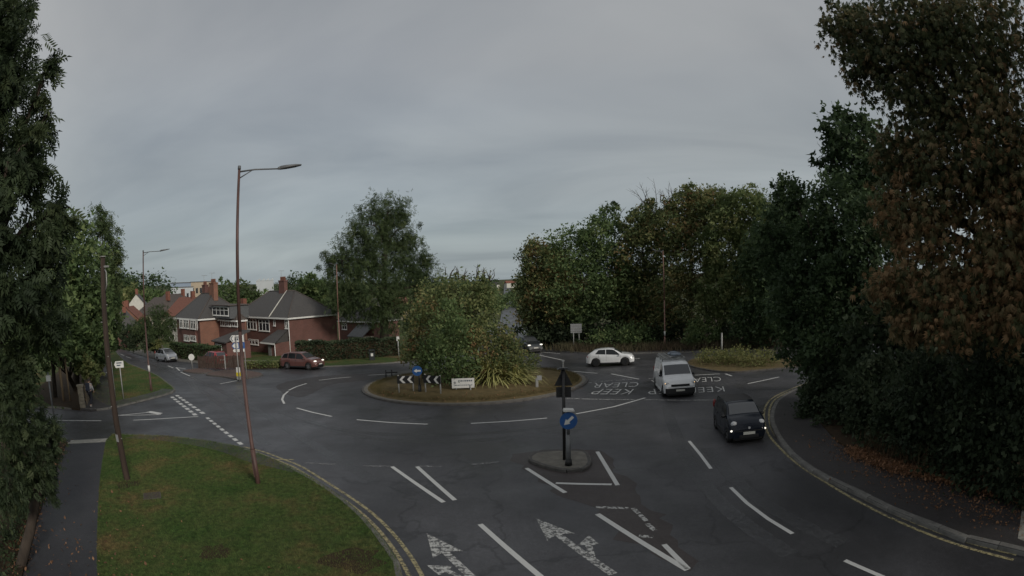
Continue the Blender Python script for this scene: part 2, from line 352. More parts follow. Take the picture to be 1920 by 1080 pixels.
# islands
ISL = (-2.8, 35.75); IR = 7.85
circ = [Vector((ISL[0]+IR*math.cos(t), ISL[1]+IR*math.sin(t))) for t in [2*math.pi*k/96 for k in range(97)]]
rnd = slab('roundabout_island', circ[:-1], 'paving', .112)
kerbs(rnd, circ, 1, .62, 'kerb_dark', .16, .12)
b = MB(); rings = [(7.45, .114), (7.2, .17), (6, .32), (4, .5), (2, .6), (.01, .62)]
for k, (r, h) in enumerate(rings):
    for j in range(64):
        t = 2*math.pi*j/64; x, y = ISL[0]+r*math.cos(t), ISL[1]+r*math.sin(t)
        b.v.append((x, y, P(x, y)+h+(.04*math.sin(j*1.7)*math.sin(k*2.1+j*.6) if 0 < k < 5 else 0)))
for k in range(len(rings)-1):
    for j in range(64): q = (j+1) % 64; b.f.append((k*64+j, k*64+q, (k+1)*64+q, (k+1)*64+j)); b.sm.append(True)
b.build('dry_grass_mound', 'drygrass', rnd)
def small_island(name, px, m, km='kerb_dark', clos=True, pts=None, L_=.45):
    p = smoothline(pts or GP(px), .25, True)
    if sum(a.x*c.y-c.x*a.y for a, c in zip(p, p[1:]+p[:1])) < 0: p.reverse()
    o = slab(name, p, m, .105); kerbs(o, p+[p[0]], 1, L_, km, .13, .112); return o
split = small_island('splitter_island', [(992, 860), (999, 870), (1040, 883), (1070, 886), (1097, 882), (1108, 872), (1103, 855), (1087, 849), (1040, 849), (1010, 852)], 'paving')
small_island('refuge_tip', [(343, 697), (378, 701), (402, 697), (372, 692.5)], 'redpaving')
small_island('refuge_island', [(387, 704), (420, 708), (447, 713), (462, 711), (492, 705), (482, 699), (440, 695), (404, 698)], 'redpaving')
hisl = small_island('hedge_island', None, 'drygrass', pts=far((13.4, 36.5), (14.6, 33), (17.5, 32.2), (21.5, 31.8), (24.2, 32.3), (24, 33.8), (21, 37), (18.6, 40.4), (15.6, 41.6), (13.8, 39.6)), L_=.6)

# ------------------------------------------------------------------ paint on the road
def strip(name, pts, w, m='white_paint', dz=.006, px=True, w1=None):
    p = [Vector(q[:2]) for q in (GP(pts) if px else pts)]
    b = MB(); n = len(p)
    for i, q in enumerate(p):
        t = (p[min(i+1, n-1)]-p[max(i-1, 0)]).normalized(); k = Vector((-t.y, t.x))*((w if w1 is None else w+(w1-w)*i/(n-1))/2)
        for s in (q+k, q-k): b.v.append((s.x, s.y, P(s.x, s.y)+dz))
    for i in range(n-1): b.f.append((2*i+1, 2*i+3, 2*i+2, 2*i)); b.sm.append(False)
    return b.build(name, m, road)
def patch(name, poly, m, dz=.003, px=True):
    p = [Vector(q[:2]) for q in (GP(poly) if px else poly)]
    if sum(a.x*c.y-c.x*a.y for a, c in zip(p, p[1:]+p[:1])) < 0: p.reverse()
    top = [Vector((q.x, q.y, P(q.x, q.y)+dz)) for q in p]; b = MB(); b.v = [tuple(q) for q in top]
    for t in tessellate_polygon([top]):
        A, B_, C_ = (top[i] for i in t); b.f.append(tuple(t) if (B_-A).cross(C_-A).z > 0 else (t[0], t[2], t[1]))
    b.sm = [False]*len(b.f); return b.build(name, m, road)
def rough_edge(px, seed, j=.12):
    rr = random.Random(seed); q = smoothline(GP(px), .35, True); return [v+Vector((rr.gauss(0, j), rr.gauss(0, j))) for v in q]
patch('worn_red_surfacing', rough_edge([(960, 858), (1000, 846), (1118, 842), (1160, 880), (1215, 940), (1262, 1010), (1300, 1072), (1265, 1062), (1110, 958), (1050, 925), (985, 880)], 3), 'asphalt_red', px=False)
patch('tarmac_patch', rough_edge([(520, 722), (600, 706), (720, 700), (690, 712), (620, 722), (560, 745)], 4, .06), 'asphalt_walk', px=False)
for a in [[(735, 875), (832, 942)], [(782, 875), (853, 938)], [(987, 878), (1060, 924)], [(1120, 847), (1158, 910)], [(1042, 906), (1147, 908.5)]]: strip('lane_line', a, .14)
strip('lane_line', [(900, 983), (1012, 1080), (1060, 1125)], .14)
for a in [[(1117, 951), (1178, 953)], [(1187, 953), (1212, 977)], [(1213, 982), (1228, 995)], [(1198, 1005), (1225, 1007)]]: strip('hatch_line', a, .13, 'worn_paint')
strip('hatch_line', [(1120, 964), (1200, 1015), (1289, 1069)], .15); strip('hatch_line', [(1245, 1021), (1290, 1067)], .13)
for a in [[(1292, 827), (1312, 851), (1333, 879)], [(1370, 914), (1400, 943), (1440, 973), (1486, 1001)], [(1584, 1051), (1660, 1084), (1700, 1100)]]: strip('lane_dash', a, .12)
for a in [[(533, 757), (529, 749), (532, 741), (540, 734)], [(541, 732), (556, 725), (575, 719)], [(598, 713), (628, 709.5), (658, 707)], [(690, 703.5), (740, 701)], [(556, 765), (585, 773), (622, 781)], [(669, 787), (735, 792.5), (802, 795.5)], [(883, 794), (955, 790), (1026, 784)], [(1080, 776), (1150, 763), (1210, 746)]]:
    strip('roundabout_dash', a, .14)
for a in [[(572, 868), (630, 871)], [(681, 873.5), (733, 874.5)], [(787, 874.5), (828, 874)], [(883, 871), (935, 866.5)]]: strip('give_way_dash', a, .13, 'faint_paint')
for a in ([(236, 664), (300, 690), (360, 722), (430, 770), (500, 835)], [(250, 661), (320, 690), (395, 724), (480, 768), (580, 830), (700, 900)], [(560, 790), (700, 822), (850, 828), (1000, 815), (1150, 790)], [(520, 770), (640, 806), (850, 815), (1020, 800), (1180, 770)], [(1250, 760), (1262, 800), (1300, 880), (1370, 960), (1480, 1040)], [(1325, 840), (1380, 900), (1460, 960), (1580, 1020)]):
    strip('polished_track', smoothline(GP(a), .5), .5, 'polish', .0025, px=False)
# side road: double give-way dashes, then a single row along the edge of the main road
def dashes(name, a, c, n, duty, w, m='white_paint'):
    a, c = G(*a), G(*c)
    for k in range(n): strip(name, [a+(c-a)*(k/n), a+(c-a)*((k+duty)/n)], w, m, px=False)
dashes('give_way_dash', (331, 741), (385, 778), 8, .62, .26); dashes('give_way_dash', (322, 744), (370, 781), 8, .62, .26)
dashes('edge_dash', (388, 783), (457, 836.5), 9, .62, .2)
strip('lane_line', [(250, 788), (372, 781)], .13); strip('lane_line', [(60, 786), (96, 788), (190, 789)], .13)
strip('hatch_line', [(221, 779), (280, 773.2)], .12); strip('hatch_line', [(221, 779), (302, 777.5)], .12); strip('hatch_line', [(278, 772), (301, 776)], .45)
# double yellow lines
YO = [(1530, 712), (1505, 721), (1470, 735), (1445, 749), (1434, 767), (1433, 791), (1442, 816), (1466, 844), (1498, 872), (1547, 904), (1614, 943), (1700, 985), (1800, 1023), (1900, 1050)]
def lines(px): return smoothline(GP(px), .4)
yo = lines(YO); strip('yellow_line', yo, .1, 'yellow_paint', px=False)
def offs(l, k):
    out = []
    for i, q in enumerate(l):
        t = (l[min(i+1, len(l)-1)]-l[max(i-1, 0)]).normalized(); out.append(q+Vector((-t.y, t.x))*k)
    return out
strip('yellow_line', offs(yo, .24), .1, 'yellow_paint', px=False)
yl = smoothline(GP([(457, 838), (490, 846), (533, 862), (567, 876), (633, 917), (690, 956), (733, 996), (767, 1039), (790, 1077), (815, 1125)]), .4)
strip('yellow_line', yl, .1, 'yellow_paint', px=False); strip('yellow_line', offs(yl, -.26), .1, 'yellow_paint', px=False)
strip('yellow_line_end', [(516, 862), (551, 862)], .1, 'yellow_paint', dz=.0075)
# left road: centre lines and hatch by the refuge
for a in [[(226, 664), (233, 667)], [(236, 668.5), (246, 672)], [(315, 686), (325, 690)], [(330, 689), (348, 692)], [(330, 689), (337, 695)], [(339, 698), (356, 705)], [(412, 720), (445, 713.5)], [(464, 710), (492, 704.5)]]: strip('lane_line', a, .15)
strip('edge_line', [(218, 653), (244, 661.5), (277, 672), (300, 677)], .1, 'faint_paint')
for a in [[(397, 690), (404, 689)], [(390, 698), (404, 697)], [(502, 703), (510, 702)]]: strip('lane_dash', a, .16, 'faint_paint')
# right of the roundabout
for a in [[(1062, 695), (1120, 700)], [(1146, 701), (1198, 711)], [(1303, 703.5), (1350, 701)], [(1360, 701), (1372, 705)], [(1402, 719.5), (1461, 707)], [(1012, 666), (1058, 676)], [(1012, 660), (1050, 663)], [(1440, 668), (1470, 667)], [(1435, 677), (1487, 674.5)], [(1190, 673), (1200, 672)]]: strip('lane_line', a, .15)
for a in [[(1060, 747), (1130, 749), (1190, 749.5)], [(1208, 749.5), (1280, 750.5), (1345, 750)], [(1080, 720.5), (1130, 715), (1185, 711)], [(1215, 710), (1232, 709)]]: strip('box_line', a, .12, 'worn_paint')
# KEEP CLEAR, read by drivers who come towards the camera
def word(txt, a, c, hgt, m):
    a, c = G(*a), G(*c)                      # a = foot of the first letter, c = foot of the last, as the driver reads
    cu = bpy.data.curves.new('txt', 'FONT'); cu.body = txt; cu.offset = -.016; ob = bpy.data.objects.new('txt', cu); COL.objects.link(ob)
    bpy.context.view_layer.update(); me = bpy.data.meshes.new_from_object(ob.evaluated_get(bpy.context.evaluated_depsgraph_get()))
    bpy.data.objects.remove(ob); xs = [v.co.x for v in me.vertices]; y1 = max(v.co.y for v in me.vertices); x0, x1 = min(xs), max(xs)
    ux = Vector((c.x-a.x, c.y-a.y)); uy = Vector((-ux.y, ux.x)).normalized()*hgt
    for v in me.vertices:
        q = Vector((a.x, a.y))+ux*((v.co.x-x0)/(x1-x0))+uy*(v.co.y/y1); v.co = (q.x, q.y, P(q.x, q.y)+.006)
    me.materials.clear(); me.materials.append(MAT[m]); o = bpy.data.objects.new('road_lettering', me); COL.objects.link(o); o.parent = road; o['label'] = 'white road lettering reading '+txt
word('KEEP', (1189, 729.5), (1119, 729.5), 1.65, 'white_paint'); word('CLEAR', (1198, 716.5), (1116, 718.5), 1.7, 'white_paint')
word('KEEP', (1284, 726.5), (1214, 730), 1.6, 'white_paint'); word('CLEAR', (1278, 709.5), (1220, 713), 1.7, 'white_paint')
word('KEEP', (1356, 724.5), (1292, 727), 1.6, 'white_paint'); word('CLEAR', (1350, 706.5), (1287, 709), 1.7, 'white_paint')
# worn lane arrows
def arrow(tip, tail, bend, side, m='worn_paint'):
    a, t, q = G(*tip), G(*tail), G(*bend); a, t, q = (Vector(v[:2]) for v in (a, t, q)); d = (a-t).normalized(); n = Vector((-d.y, d.x))
    poly = [a, a-d*1.35+n*.37, a-d*1.2+n*.09, t+n*.1, t-n*.1, a-d*1.2-n*.09, a-d*1.35-n*.37]
    patch('lane_arrow', poly, m, .006, px=False)
    e = q; r = a-d*2.6; k = (e-r).normalized(); o = Vector((-k.y, k.x))
    patch('lane_arrow_branch', [r-d*.35, e-k*.55-o*.08, e-k*.5-o*.24, e, e-k*.5+o*.24, e-k*.55+o*.08, r+d*.05], m, .0062, px=False)
arrow((800, 1000), (925, 1120), (800, 1060), 1); arrow((1005, 972), (1150, 1077), (1104, 1004), -1)
# ------------------------------------------------------------------ foliage
def leafmat(name, cols, trans=.38):
    m = bpy.data.materials.new(name); m.use_nodes = True; t = m.node_tree; b = t.nodes['Principled BSDF']
    at = t.nodes.new('ShaderNodeAttribute'); at.attribute_name = 'tint'; r = t.nodes.new('ShaderNodeValToRGB'); t.links.new(at.outputs['Fac'], r.inputs[0])
    el = r.color_ramp.elements
    while len(el) < len(cols): el.new(.5)
    k_ = {'leaf_lime': 1.2, 'leaf_shade': 1.3, 'leaf_chestnut': 2.6, 'leaf_autumn': 2.5, 'leaf_birch': 1.35, 'leaf_mid': 2.35, 'leaf_olive': 2.2, 'leaf_ivy': 2.1}.get(name, 1.9); ds = .08 if 'chest' in name else .17
    cols = [[x*(1-ds)+ds*(.25*c[0]+.65*c[1]+.1*c[2]) for x in c] for c in cols]
    for i, c in enumerate(cols): el[i].position = i/(len(cols)-1); el[i].color = (*[x*k_ for x in c], 1)
    t.links.new(r.outputs[0], b.inputs['Base Color']); b.inputs['Roughness'].default_value = .62; b.inputs['Specular IOR Level'].default_value = .25
    tl = t.nodes.new('ShaderNodeBsdfTranslucent'); t.links.new(r.outputs[0], tl.inputs[0])
    mx = t.nodes.new('ShaderNodeMixShader'); mx.inputs[0].default_value = trans; t.links.new(b.outputs[0], mx.inputs[1]); t.links.new(tl.outputs[0], mx.inputs[2])
    t.links.new(mx.outputs[0], t.nodes['Material Output'].inputs[0]); MAT[name] = m
leafmat('leaf_dark', [(.020, .036, .014), (.036, .062, .022), (.060, .090, .030)])
leafmat('leaf_shade', [(.020, .034, .015), (.036, .058, .022), (.065, .088, .032)])  # leaf_dark dimmed for the left trees; lens edge darkening put into the colour
leafmat('leaf_mid', [(.030, .050, .016), (.052, .084, .024), (.095, .120, .036)])
leafmat('leaf_birch', [(.034, .058, .018), (.060, .094, .028), (.105, .132, .040)])
leafmat('leaf_autumn', [(.040, .058, .018), (.085, .090, .026), (.125, .080, .028), (.110, .056, .024)])
leafmat('leaf_olive', [(.045, .066, .018), (.080, .100, .028), (.140, .135, .045)])
leafmat('leaf_chestnut', [(.024, .032, .014), (.050, .052, .022), (.090, .062, .029), (.138, .082, .038)])
leafmat('leaf_ivy', [(.014, .022, .011), (.026, .040, .018), (.046, .060, .028)])
leafmat('leaf_lime', [(.105, .125, .030), (.180, .185, .050), (.240, .225, .075)])
leafmat('leaf_brown', [(.080, .042, .022), (.150, .070, .030), (.230, .120, .055)])
leafmat('leaf_redgrass', [(.070, .032, .022), (.110, .052, .034), (.150, .090, .050)])
mat('bark', (.045, .034, .026), .95, .4, 6, bump=.9, bscale=18, stretch=(1, 1, .25))
mat('bark_pale', (.24, .22, .19), .85, .4, 5, bump=.5, stretch=(1, 1, .5))
def _leaflet(l, w, ang=0., fold=.12, droop=.0, x0=0.):
    # a leaf blade as a folded diamond along +x, turned by ang in the plane
    p = np.array([(x0, 0, 0), (x0+l*.45, w/2, fold*w), (x0+l, 0, -droop*l), (x0+l*.45, -w/2, fold*w)])
    c, s = math.cos(ang), math.sin(ang); q = p.copy(); q[:, 0] = c*p[:, 0]-s*p[:, 1]; q[:, 1] = s*p[:, 0]+c*p[:, 1]
    return q
def template(kind):
    if kind == 'broad': L = [_leaflet(1, .62)]
    elif kind == 'pair': L = [_leaflet(1, .6, .5), _leaflet(.9, .55, -.6)]
    elif kind == 'palm': L = [_leaflet(l, .36, a, droop=.7) for l, a in ((.7, -.95), (.95, -.45), (1.1, 0), (.95, .5), (.7, 1.0))]
    elif kind == 'pinn':
        L = [_leaflet(.5, .17, 0, droop=.3, x0=.8)]
        for k in range(4):
            for s in (1, -1):
                q = _leaflet(.45, .16, s*1.0, droop=.35); q[:, 0] += .12+.2*k; L.append(q)
    elif kind == 'weep':
        L = []
        for k in range(4):
            q = _leaflet(.42, .2, (.7 if k % 2 else -.7), droop=.3); q[:, 0] += .22*k; L.append(q)
    elif kind == 'blade': L = [_leaflet(1, .07, 0, fold=.3, droop=.25)]
    return np.array(L)                       # (n, 4, 3)
def scatter(name, pos, size, kind, m, parent, org, tint, rng, out=None, up=.35, hang=0.0, upright=0.0):
    T = template(kind); n = len(pos); nl = len(T)
    x = rng.normal(size=(n, 3))
    if out is not None: x += out*.9
    if hang: x[:, 2] -= hang*2.2
    if upright: x[:, 2] += upright*2.2
    x /= np.linalg.norm(x, axis=1)[:, None]+1e-9
    z = rng.normal(size=(n, 3)); z[:, 2] += up*3
    z -= (z*x).sum(1)[:, None]*x; z /= np.linalg.norm(z, axis=1)[:, None]+1e-9
    y = np.cross(z, x); s = size*rng.uniform(.42, 1.4, n)
    A = np.stack([x, y, z], 1)*s[:, None, None]                      # rows: axes
    v = np.einsum('lki,nij->nlkj', T, A)+pos[:, None, None, :]
    v = v.reshape(-1, 3)-np.array(org); nf = n*nl
    me = bpy.data.meshes.new(name); me.vertices.add(nf*4); me.vertices.foreach_set('co', v.astype(np.float32).ravel())
    me.loops.add(nf*4); me.loops.foreach_set('vertex_index', np.arange(nf*4, dtype=np.int32))
    me.polygons.add(nf); me.polygons.foreach_set('loop_start', np.arange(0, nf*4, 4, dtype=np.int32))
    try: me.polygons.foreach_set('loop_total', np.full(nf, 4, dtype=np.int32))
    except Exception: pass
    a = me.attributes.new('tint', 'FLOAT', 'FACE')
    tt = np.clip(np.repeat(tint, nl)+rng.normal(0, .07, nf), 0, 1); a.data.foreach_set('value', tt.astype(np.float32))
    me.update(calc_edges=True); me.materials.append(MAT[m])
    o = bpy.data.objects.new(name, me); COL.objects.link(o)
    if parent is not None: o.parent = parent
    return o
def crown_points(lobes, n, rng, clump=.2, shell=.5, per=26, flat=.8):
    vol = np.array([l[1][0]*l[1][1]*(l[2] if len(l) > 2 else 1) for l in lobes]); vol = vol/vol.sum()
    P_, O_, T_ = [], [], []
    for (l, w) in zip(lobes, vol):
        c = np.array(l[0]); r = np.array([l[1][0], l[1][0], l[1][1]]); k = max(3, int(n*w/per))
        d = rng.normal(size=(k, 3)); d /= np.linalg.norm(d, axis=1)[:, None]
        rad = shell+(1-shell)*rng.random(k)**.6; bump = 1+.26*np.sin(d[:, 0]*5+c[0])*np.cos(d[:, 2]*6+c[1])
        cc = c+d*r*(rad*bump)[:, None]; ct = rng.normal(.42+(l[3] if len(l) > 3 else 0), .27, k)
        g = np.clip(rng.normal(size=(k, per, 3)), -1.75, 1.75)*np.array([1, 1, flat])*(r.mean()*clump*rng.uniform(.35, 1.5, k))[:, None, None]
        pts = cc[:, None, :]+g; P_.append(pts.reshape(-1, 3)); O_.append(np.repeat(d, per, 0)); T_.append(np.repeat(ct, per))
    return np.concatenate(P_), np.concatenate(O_), np.concatenate(T_)
def wood(parent, org, base, lobes, r0, m='bark', rng=None, twigs=2, top=None, lean=None):
    b = MB(); base = Vector(base); cs = [Vector(l[0]) for l in lobes]
    if top is None: top = sum(cs, Vector())/len(cs)
    top = Vector(top); H = (top-base).length; pth = []
    for k in range(7):
        t = k/6; q = base.lerp(top, t); q += Vector((math.sin(t*5+base.x), math.cos(t*4+base.y), 0))*r0*.6*t*(1-t)*2
        pth.append(q)
    b.tube([base-Vector((0, 0, .3)), base+Vector((0, 0, .05))]+pth[1:], [r0*1.45, r0*1.3, r0, r0*.88, r0*.76, r0*.64, r0*.5, r0*.32], 9)
    for c, l in zip(cs, lobes):
        st = base.lerp(top, max(.3, min(.85, (c.z-l[1][1]*.9-base.z)/max(.1, H)))); mid = st.lerp(c, .5)+Vector((0, 0, .12*(c-st).length))
        rr = r0*.42; b.tube([st, mid, c], [rr, rr*.7, rr*.3], 6)
        for _ in range(twigs):
            e = c+Vector((random.uniform(-1, 1)*l[1][0], random.uniform(-1, 1)*l[1][0], random.uniform(-.3, 1)*l[1][1]))*.85
            b.tube([mid.lerp(c, random.random()), c.lerp(e, .5)+Vector((0, 0, .1)), e], [rr*.35, rr*.22, rr*.06], 5)
    return b.build('trunk', m, parent, org)
def tree(name, label, cat, base, lobes, n, size, kind, lm, r0=.25, seed=1, bark='bark', clump=.2, shell=.5, hang=0., group=None, top=None, up=.35, tint=0., per=26, twigs=2, flat=.8, trunk=True):
    rng = np.random.default_rng(seed); base = Vector(base); o = thing(name, label, cat, base, 0, group)
    if trunk: wood(o, base, base, lobes, r0, bark, rng, twigs, top)
    p, d, t = crown_points(lobes, n, rng, clump, shell, per, flat)
    p[:, 2] = np.maximum(p[:, 2], np.array([P(a, c) for a, c in p[:, :2]])+.05)
    scatter('crown' if trunk else 'foliage', p, size, kind, lm, o, base, t+tint, rng, d, up, hang); return o
def lobe(px, py, d, rx, ry, w=1.0, t=0.0):          # a mass of foliage: place and half-sizes as seen, at a real distance
    c = D(px, py, d); k = (Vector((c.x, c.y, c.z-HC))).length/LENS_F; return (c, (rx*k, ry*k), w, t)
def spread(cols, rng): return cols

# ---------------- near left tree, hanging compound leaves
b0 = gz(-15.6, 8.2)
tree('ash_tree', 'tall leafy green tree filling the left edge beside the footpath', 'tree', b0,
     [lobe(10, 120, 14, 50, 100), lobe(82, 150, 13.5, 26, 44), lobe(70, 240, 13.8, 30, 44), lobe(15, 300, 13, 50, 90), lobe(55, 330, 13.5, 34, 50), lobe(115, 395, 13.5, 30, 34), lobe(70, 430, 13.2, 44, 50), lobe(20, 520, 12.5, 60, 90), lobe(95, 500, 13.5, 32, 50), lobe(80, 590, 13.2, 36, 50), lobe(-60, 250, 14, 90, 200), lobe(25, 30, 14.5, 30, 44), lobe(30, 680, 13, 40, 60), lobe(-80, 520, 13, 90, 160), lobe(-40, 60, 14, 70, 120)],
     9500, .34, 'pinn', 'leaf_shade', .3, 11, hang=.5, clump=.2, shell=.35, up=.2, per=16, tint=-.05)
tree('yew_shrub', 'low dark evergreen shrub with drooping leaves under the left tree', 'shrub', gz(-14.3, 8.6),
     [lobe(55, 850, 12.4, 48, 62), lobe(15, 760, 12.5, 50, 70), lobe(90, 810, 13.5, 24, 40), lobe(20, 920, 11.8, 34, 44), lobe(88, 915, 12.8, 20, 26)], 4200, .17, 'pinn', 'leaf_shade', .1, 12, hang=.3, clump=.24, shell=.4, per=14)
# ---------------- left woodland beyond the side road
tree('oak_tree', 'round-crowned green tree behind the wooden utility pole', 'tree', gz(-36, 30), [lobe(160, 520, 44, 46, 80), lobe(120, 480, 42, 50, 80), lobe(170, 610, 43, 40, 50), lobe(110, 590, 40, 50, 60), lobe(185, 570, 46, 26, 60)], 9000, .34, 'pair', 'leaf_mid', .3, 21, shell=.4)
tree('birch_tree', 'slender weeping birch rising highest behind the left trees', 'tree', gz(-38.5, 36), [lobe(186, 440, 51, 26, 45), lobe(206, 470, 52, 20, 55), lobe(216, 500, 52, 14, 50), lobe(195, 530, 52, 24, 60), lobe(190, 412, 51, 13, 24)], 5200, .42, 'weep', 'leaf_birch', .16, 22, bark='bark_pale', hang=.9, clump=.2)
tree('hazel_tree', 'bushy tree hanging over the path behind the pedestrian', 'tree', gz(-33, 27.5), [lobe(90, 640, 38, 60, 46), lobe(140, 645, 41, 40, 42), lobe(180, 640, 45, 24, 40), lobe(40, 620, 34, 60, 60), lobe(20, 690, 31, 60, 40), lobe(70, 560, 35, 60, 50)], 8500, .3, 'pair', 'leaf_mid', .2, 23, shell=.4, tint=-.1)
tree('holly_tree', 'dark narrow tree growing where the left road disappears', 'tree', gz(-47, 43.5), [lobe(212, 600, 62, 15, 40), lobe(208, 560, 60, 16, 40), lobe(200, 640, 60, 18, 24), lobe(214, 645, 66, 9, 16)], 3000, .36, 'pair', 'leaf_mid', .15, 24)
for k, (px, py, d) in enumerate([(62, 735, 36), (104, 728, 37), (60, 700, 33)]):
    q = G(px, py+20); b = MB(); b.tube([q-Vector((0, 0, .2)), q+Vector((.1, .1, 2)), q+Vector((.2, 0, 5.5))], [.2, .16, .12], 8)
    tag(b.build('tree_trunk', 'bark', None), ['bare dark trunk under the left trees, nearest the side road', 'bare dark trunk beside the pair of timber posts', 'bare dark trunk deepest in the left shade'][k], 'tree trunk', 'bare trunks in the left wood')
tree('ivy_bush', 'ivy bush along the garden wall past the pedestrian', 'bush', gz(-31, 27.6), [lobe(170, 700, 42, 16, 22), lobe(182, 690, 46, 12, 24), lobe(160, 690, 40, 20, 24), lobe(193, 668, 52, 10, 18)], 2600, .22, 'pair', 'leaf_olive', .1, 25, trunk=False)
# ---------------- planting on the roundabout
tree('willow_shrub', 'tall loose multi-stemmed willow at the middle of the roundabout', 'tree', gz(-2.4, 36.5), [lobe(860, 570, 37, 62, 48), lobe(900, 590, 36.5, 38, 62), lobe(830, 580, 37.5, 40, 55), lobe(880, 640, 36, 60, 50), lobe(920, 650, 36, 30, 50), lobe(850, 540, 37, 30, 30), lobe(905, 545, 37, 26, 34)], 9500, .22, 'broad', 'leaf_olive', .14, 31, hang=.3, clump=.24, shell=.3, per=18, twigs=5)
tree('laurel_shrub', 'bright leafy green shrub behind the chevron boards', 'shrub', gz(-4.6, 33.4), [lobe(840, 640, 33, 40, 58), lobe(850, 690, 32.5, 44, 34), lobe(815, 670, 33.5, 34, 50), lobe(880, 690, 33, 32, 34), lobe(845, 600, 34, 28, 40)], 7200, .19, 'broad', 'leaf_mid', .1, 32, clump=.22, shell=.4)
tree('plum_shrub', 'dull olive-brown shrub on the left of the roundabout planting', 'shrub', gz(-6.4, 35.6), [lobe(785, 620, 36, 26, 50), lobe(800, 590, 36.5, 28, 44), lobe(795, 660, 35, 34, 36), lobe(768, 660, 36, 16, 26)], 4600, .2, 'broad', 'leaf_autumn', .1, 33, clump=.24, shell=.35, tint=-.2)
tree('cotoneaster_shrub', 'rounded brownish green shrub on the right of the roundabout', 'shrub', gz(1.1, 34.4), [lobe(950, 655, 34.5, 32, 30), lobe(982, 682, 34, 30, 24), lobe(945, 690, 33.5, 34, 26), lobe(940, 628, 35.5, 22, 24)], 5600, .17, 'broad', 'leaf_autumn', .1, 34, clump=.22, shell=.4, tint=-.3)
tree('elder_shrub', 'brownish shrub in the centre just above the spiky plant', 'shrub', gz(-.6, 33.9), [lobe(905, 665, 33.4, 28, 40), lobe(925, 700, 33.2, 26, 22), lobe(890, 640, 33.8, 20, 30)], 2200, .17, 'broad', 'leaf_autumn', .08, 35, clump=.24, tint=-.12)
# spiky plant: long arching straps
def straps(name, label, base, n, L, w, m, seed, spread_=1.0):
    rng = random.Random(seed); o = thing(name, label, 'plant', base); b = MB()
    for k in range(n):
        a = rng.uniform(0, 2*math.pi); el = rng.uniform(.5, 1.5); l = L*rng.uniform(.6, 1.1); d = Vector((math.cos(a), math.sin(a), 0)); s = Vector((-d.y, d.x, 0))
        st = d*rng.uniform(0, .5*spread_); pts = []; hor = up_ = 0.; e = el
        for i in range(6):
            pts.append(st+d*hor+Vector((0, 0, max(.02, up_)))); hor += l/5*math.cos(e); up_ += l/5*math.sin(e); e -= rng.uniform(.18, .5)
        i0 = len(b.v)
        for i, q in enumerate(pts):
            ww = w*(.6+.8*i/5 if i < 3 else 1.1*(5.2-i)/3); b.v += [tuple(q+s*ww/2), tuple(q-s*ww/2)]
        for i in range(5): b.f.append((i0+2*i, i0+2*i+1, i0+2*i+3, i0+2*i+2)); b.sm.append(True)
    b.build('strap_leaves', m, o); return o
mat('flax_leaf', (.20, .21, .060), .5, scale=1.2, col2=(.46, .44, .18))
q = G(925, 728); straps('flax_plant', 'large yellow-striped spiky flax on the roundabout right of the white board', gz(q.x, q.y)+Vector((0, 0, .3)), 480, 3.0, .09, 'flax_leaf', 5)
q = G(962, 727); straps('flax_plant', 'smaller yellow spiky flax at the right end of the flax clump', gz(q.x, q.y)+Vector((0, 0, .3)), 300, 2.4, .085, 'flax_leaf', 6)
# ---------------- the big weeping tree beyond the roundabout
tree('weeping_birch', 'big tall birch with hanging foliage standing beyond the roundabout beside the brick house', 'tree', gz(-17.0, 66.5),
     [lobe(728, 390, 70, 34, 34), lobe(700, 420, 69, 46, 40), lobe(745, 430, 70, 38, 46), lobe(670, 470, 68, 44, 44), lobe(715, 480, 69, 50, 46), lobe(770, 480, 70, 34, 46), lobe(640, 510, 67, 40, 44), lobe(690, 540, 66, 60, 50), lobe(760, 540, 68, 52, 54), lobe(800, 530, 70, 26, 44), lobe(650, 560, 66, 36, 40), lobe(740, 590, 66, 50, 30), lobe(622, 490, 67, 18, 22)],
     33000, .45, 'weep', 'leaf_birch', .55, 41, hang=.75, clump=.17, shell=.5, per=44, flat=1.2, top=D(725, 420, 69), tint=-.2)
# ---------------- right-hand wood across the road
WD = [('maple_tree', 'leftmost low rounded tree of the far wood by the distant road', 8.5, 63, [(1000, 560, 63, 30, 60), (1010, 490, 64, 34, 40), (1040, 540, 63, 50, 70), (1022, 610, 66, 32, 34)], 'leaf_autumn', -.2),
      ('lime_tree', 'broad green tree second from the left in the far wood', 14, 64, [(1080, 470, 64, 56, 44), (1130, 450, 63, 50, 46), (1090, 540, 62, 70, 70), (1150, 530, 62, 50, 70), (1065, 600, 67, 60, 40), (1140, 410, 65, 26, 26)], 'leaf_mid', -.05),
      ('thorn_tree', 'wispy tree with bare twigs poking up in the middle of the far wood', 18, 63, [(1200, 420, 63, 30, 34), (1205, 480, 62, 46, 60), (1180, 560, 63, 50, 60), (1230, 590, 62, 44, 50), (1225, 400, 64, 22, 26)], 'leaf_autumn', -.3),
      ('beech_tree', 'tallest rusty-topped tree of the far wood behind the street lamp', 21, 61, [(1290, 390, 61, 46, 40), (1260, 430, 60, 44, 50), (1330, 400, 60, 46, 44), (1300, 480, 59, 60, 60), (1270, 560, 58, 50, 60), (1320, 380, 62, 36, 28)], 'leaf_autumn', -.2),
      ('field_maple', 'yellowish green tree right of the street lamp in the far wood', 26, 56, [(1390, 390, 57, 50, 40), (1420, 430, 55, 46, 60), (1360, 470, 56, 50, 60), (1400, 540, 54, 60, 60), (1345, 560, 55, 40, 50)], 'leaf_olive', -.15),
      ('sycamore_tree', 'dark green tree at the right end of the far wood', 29, 50, [(1440, 500, 50, 50, 70), (1480, 440, 48, 44, 70), (1470, 580, 48, 50, 50), (1420, 600, 50, 50, 40)], 'leaf_dark', .05)]
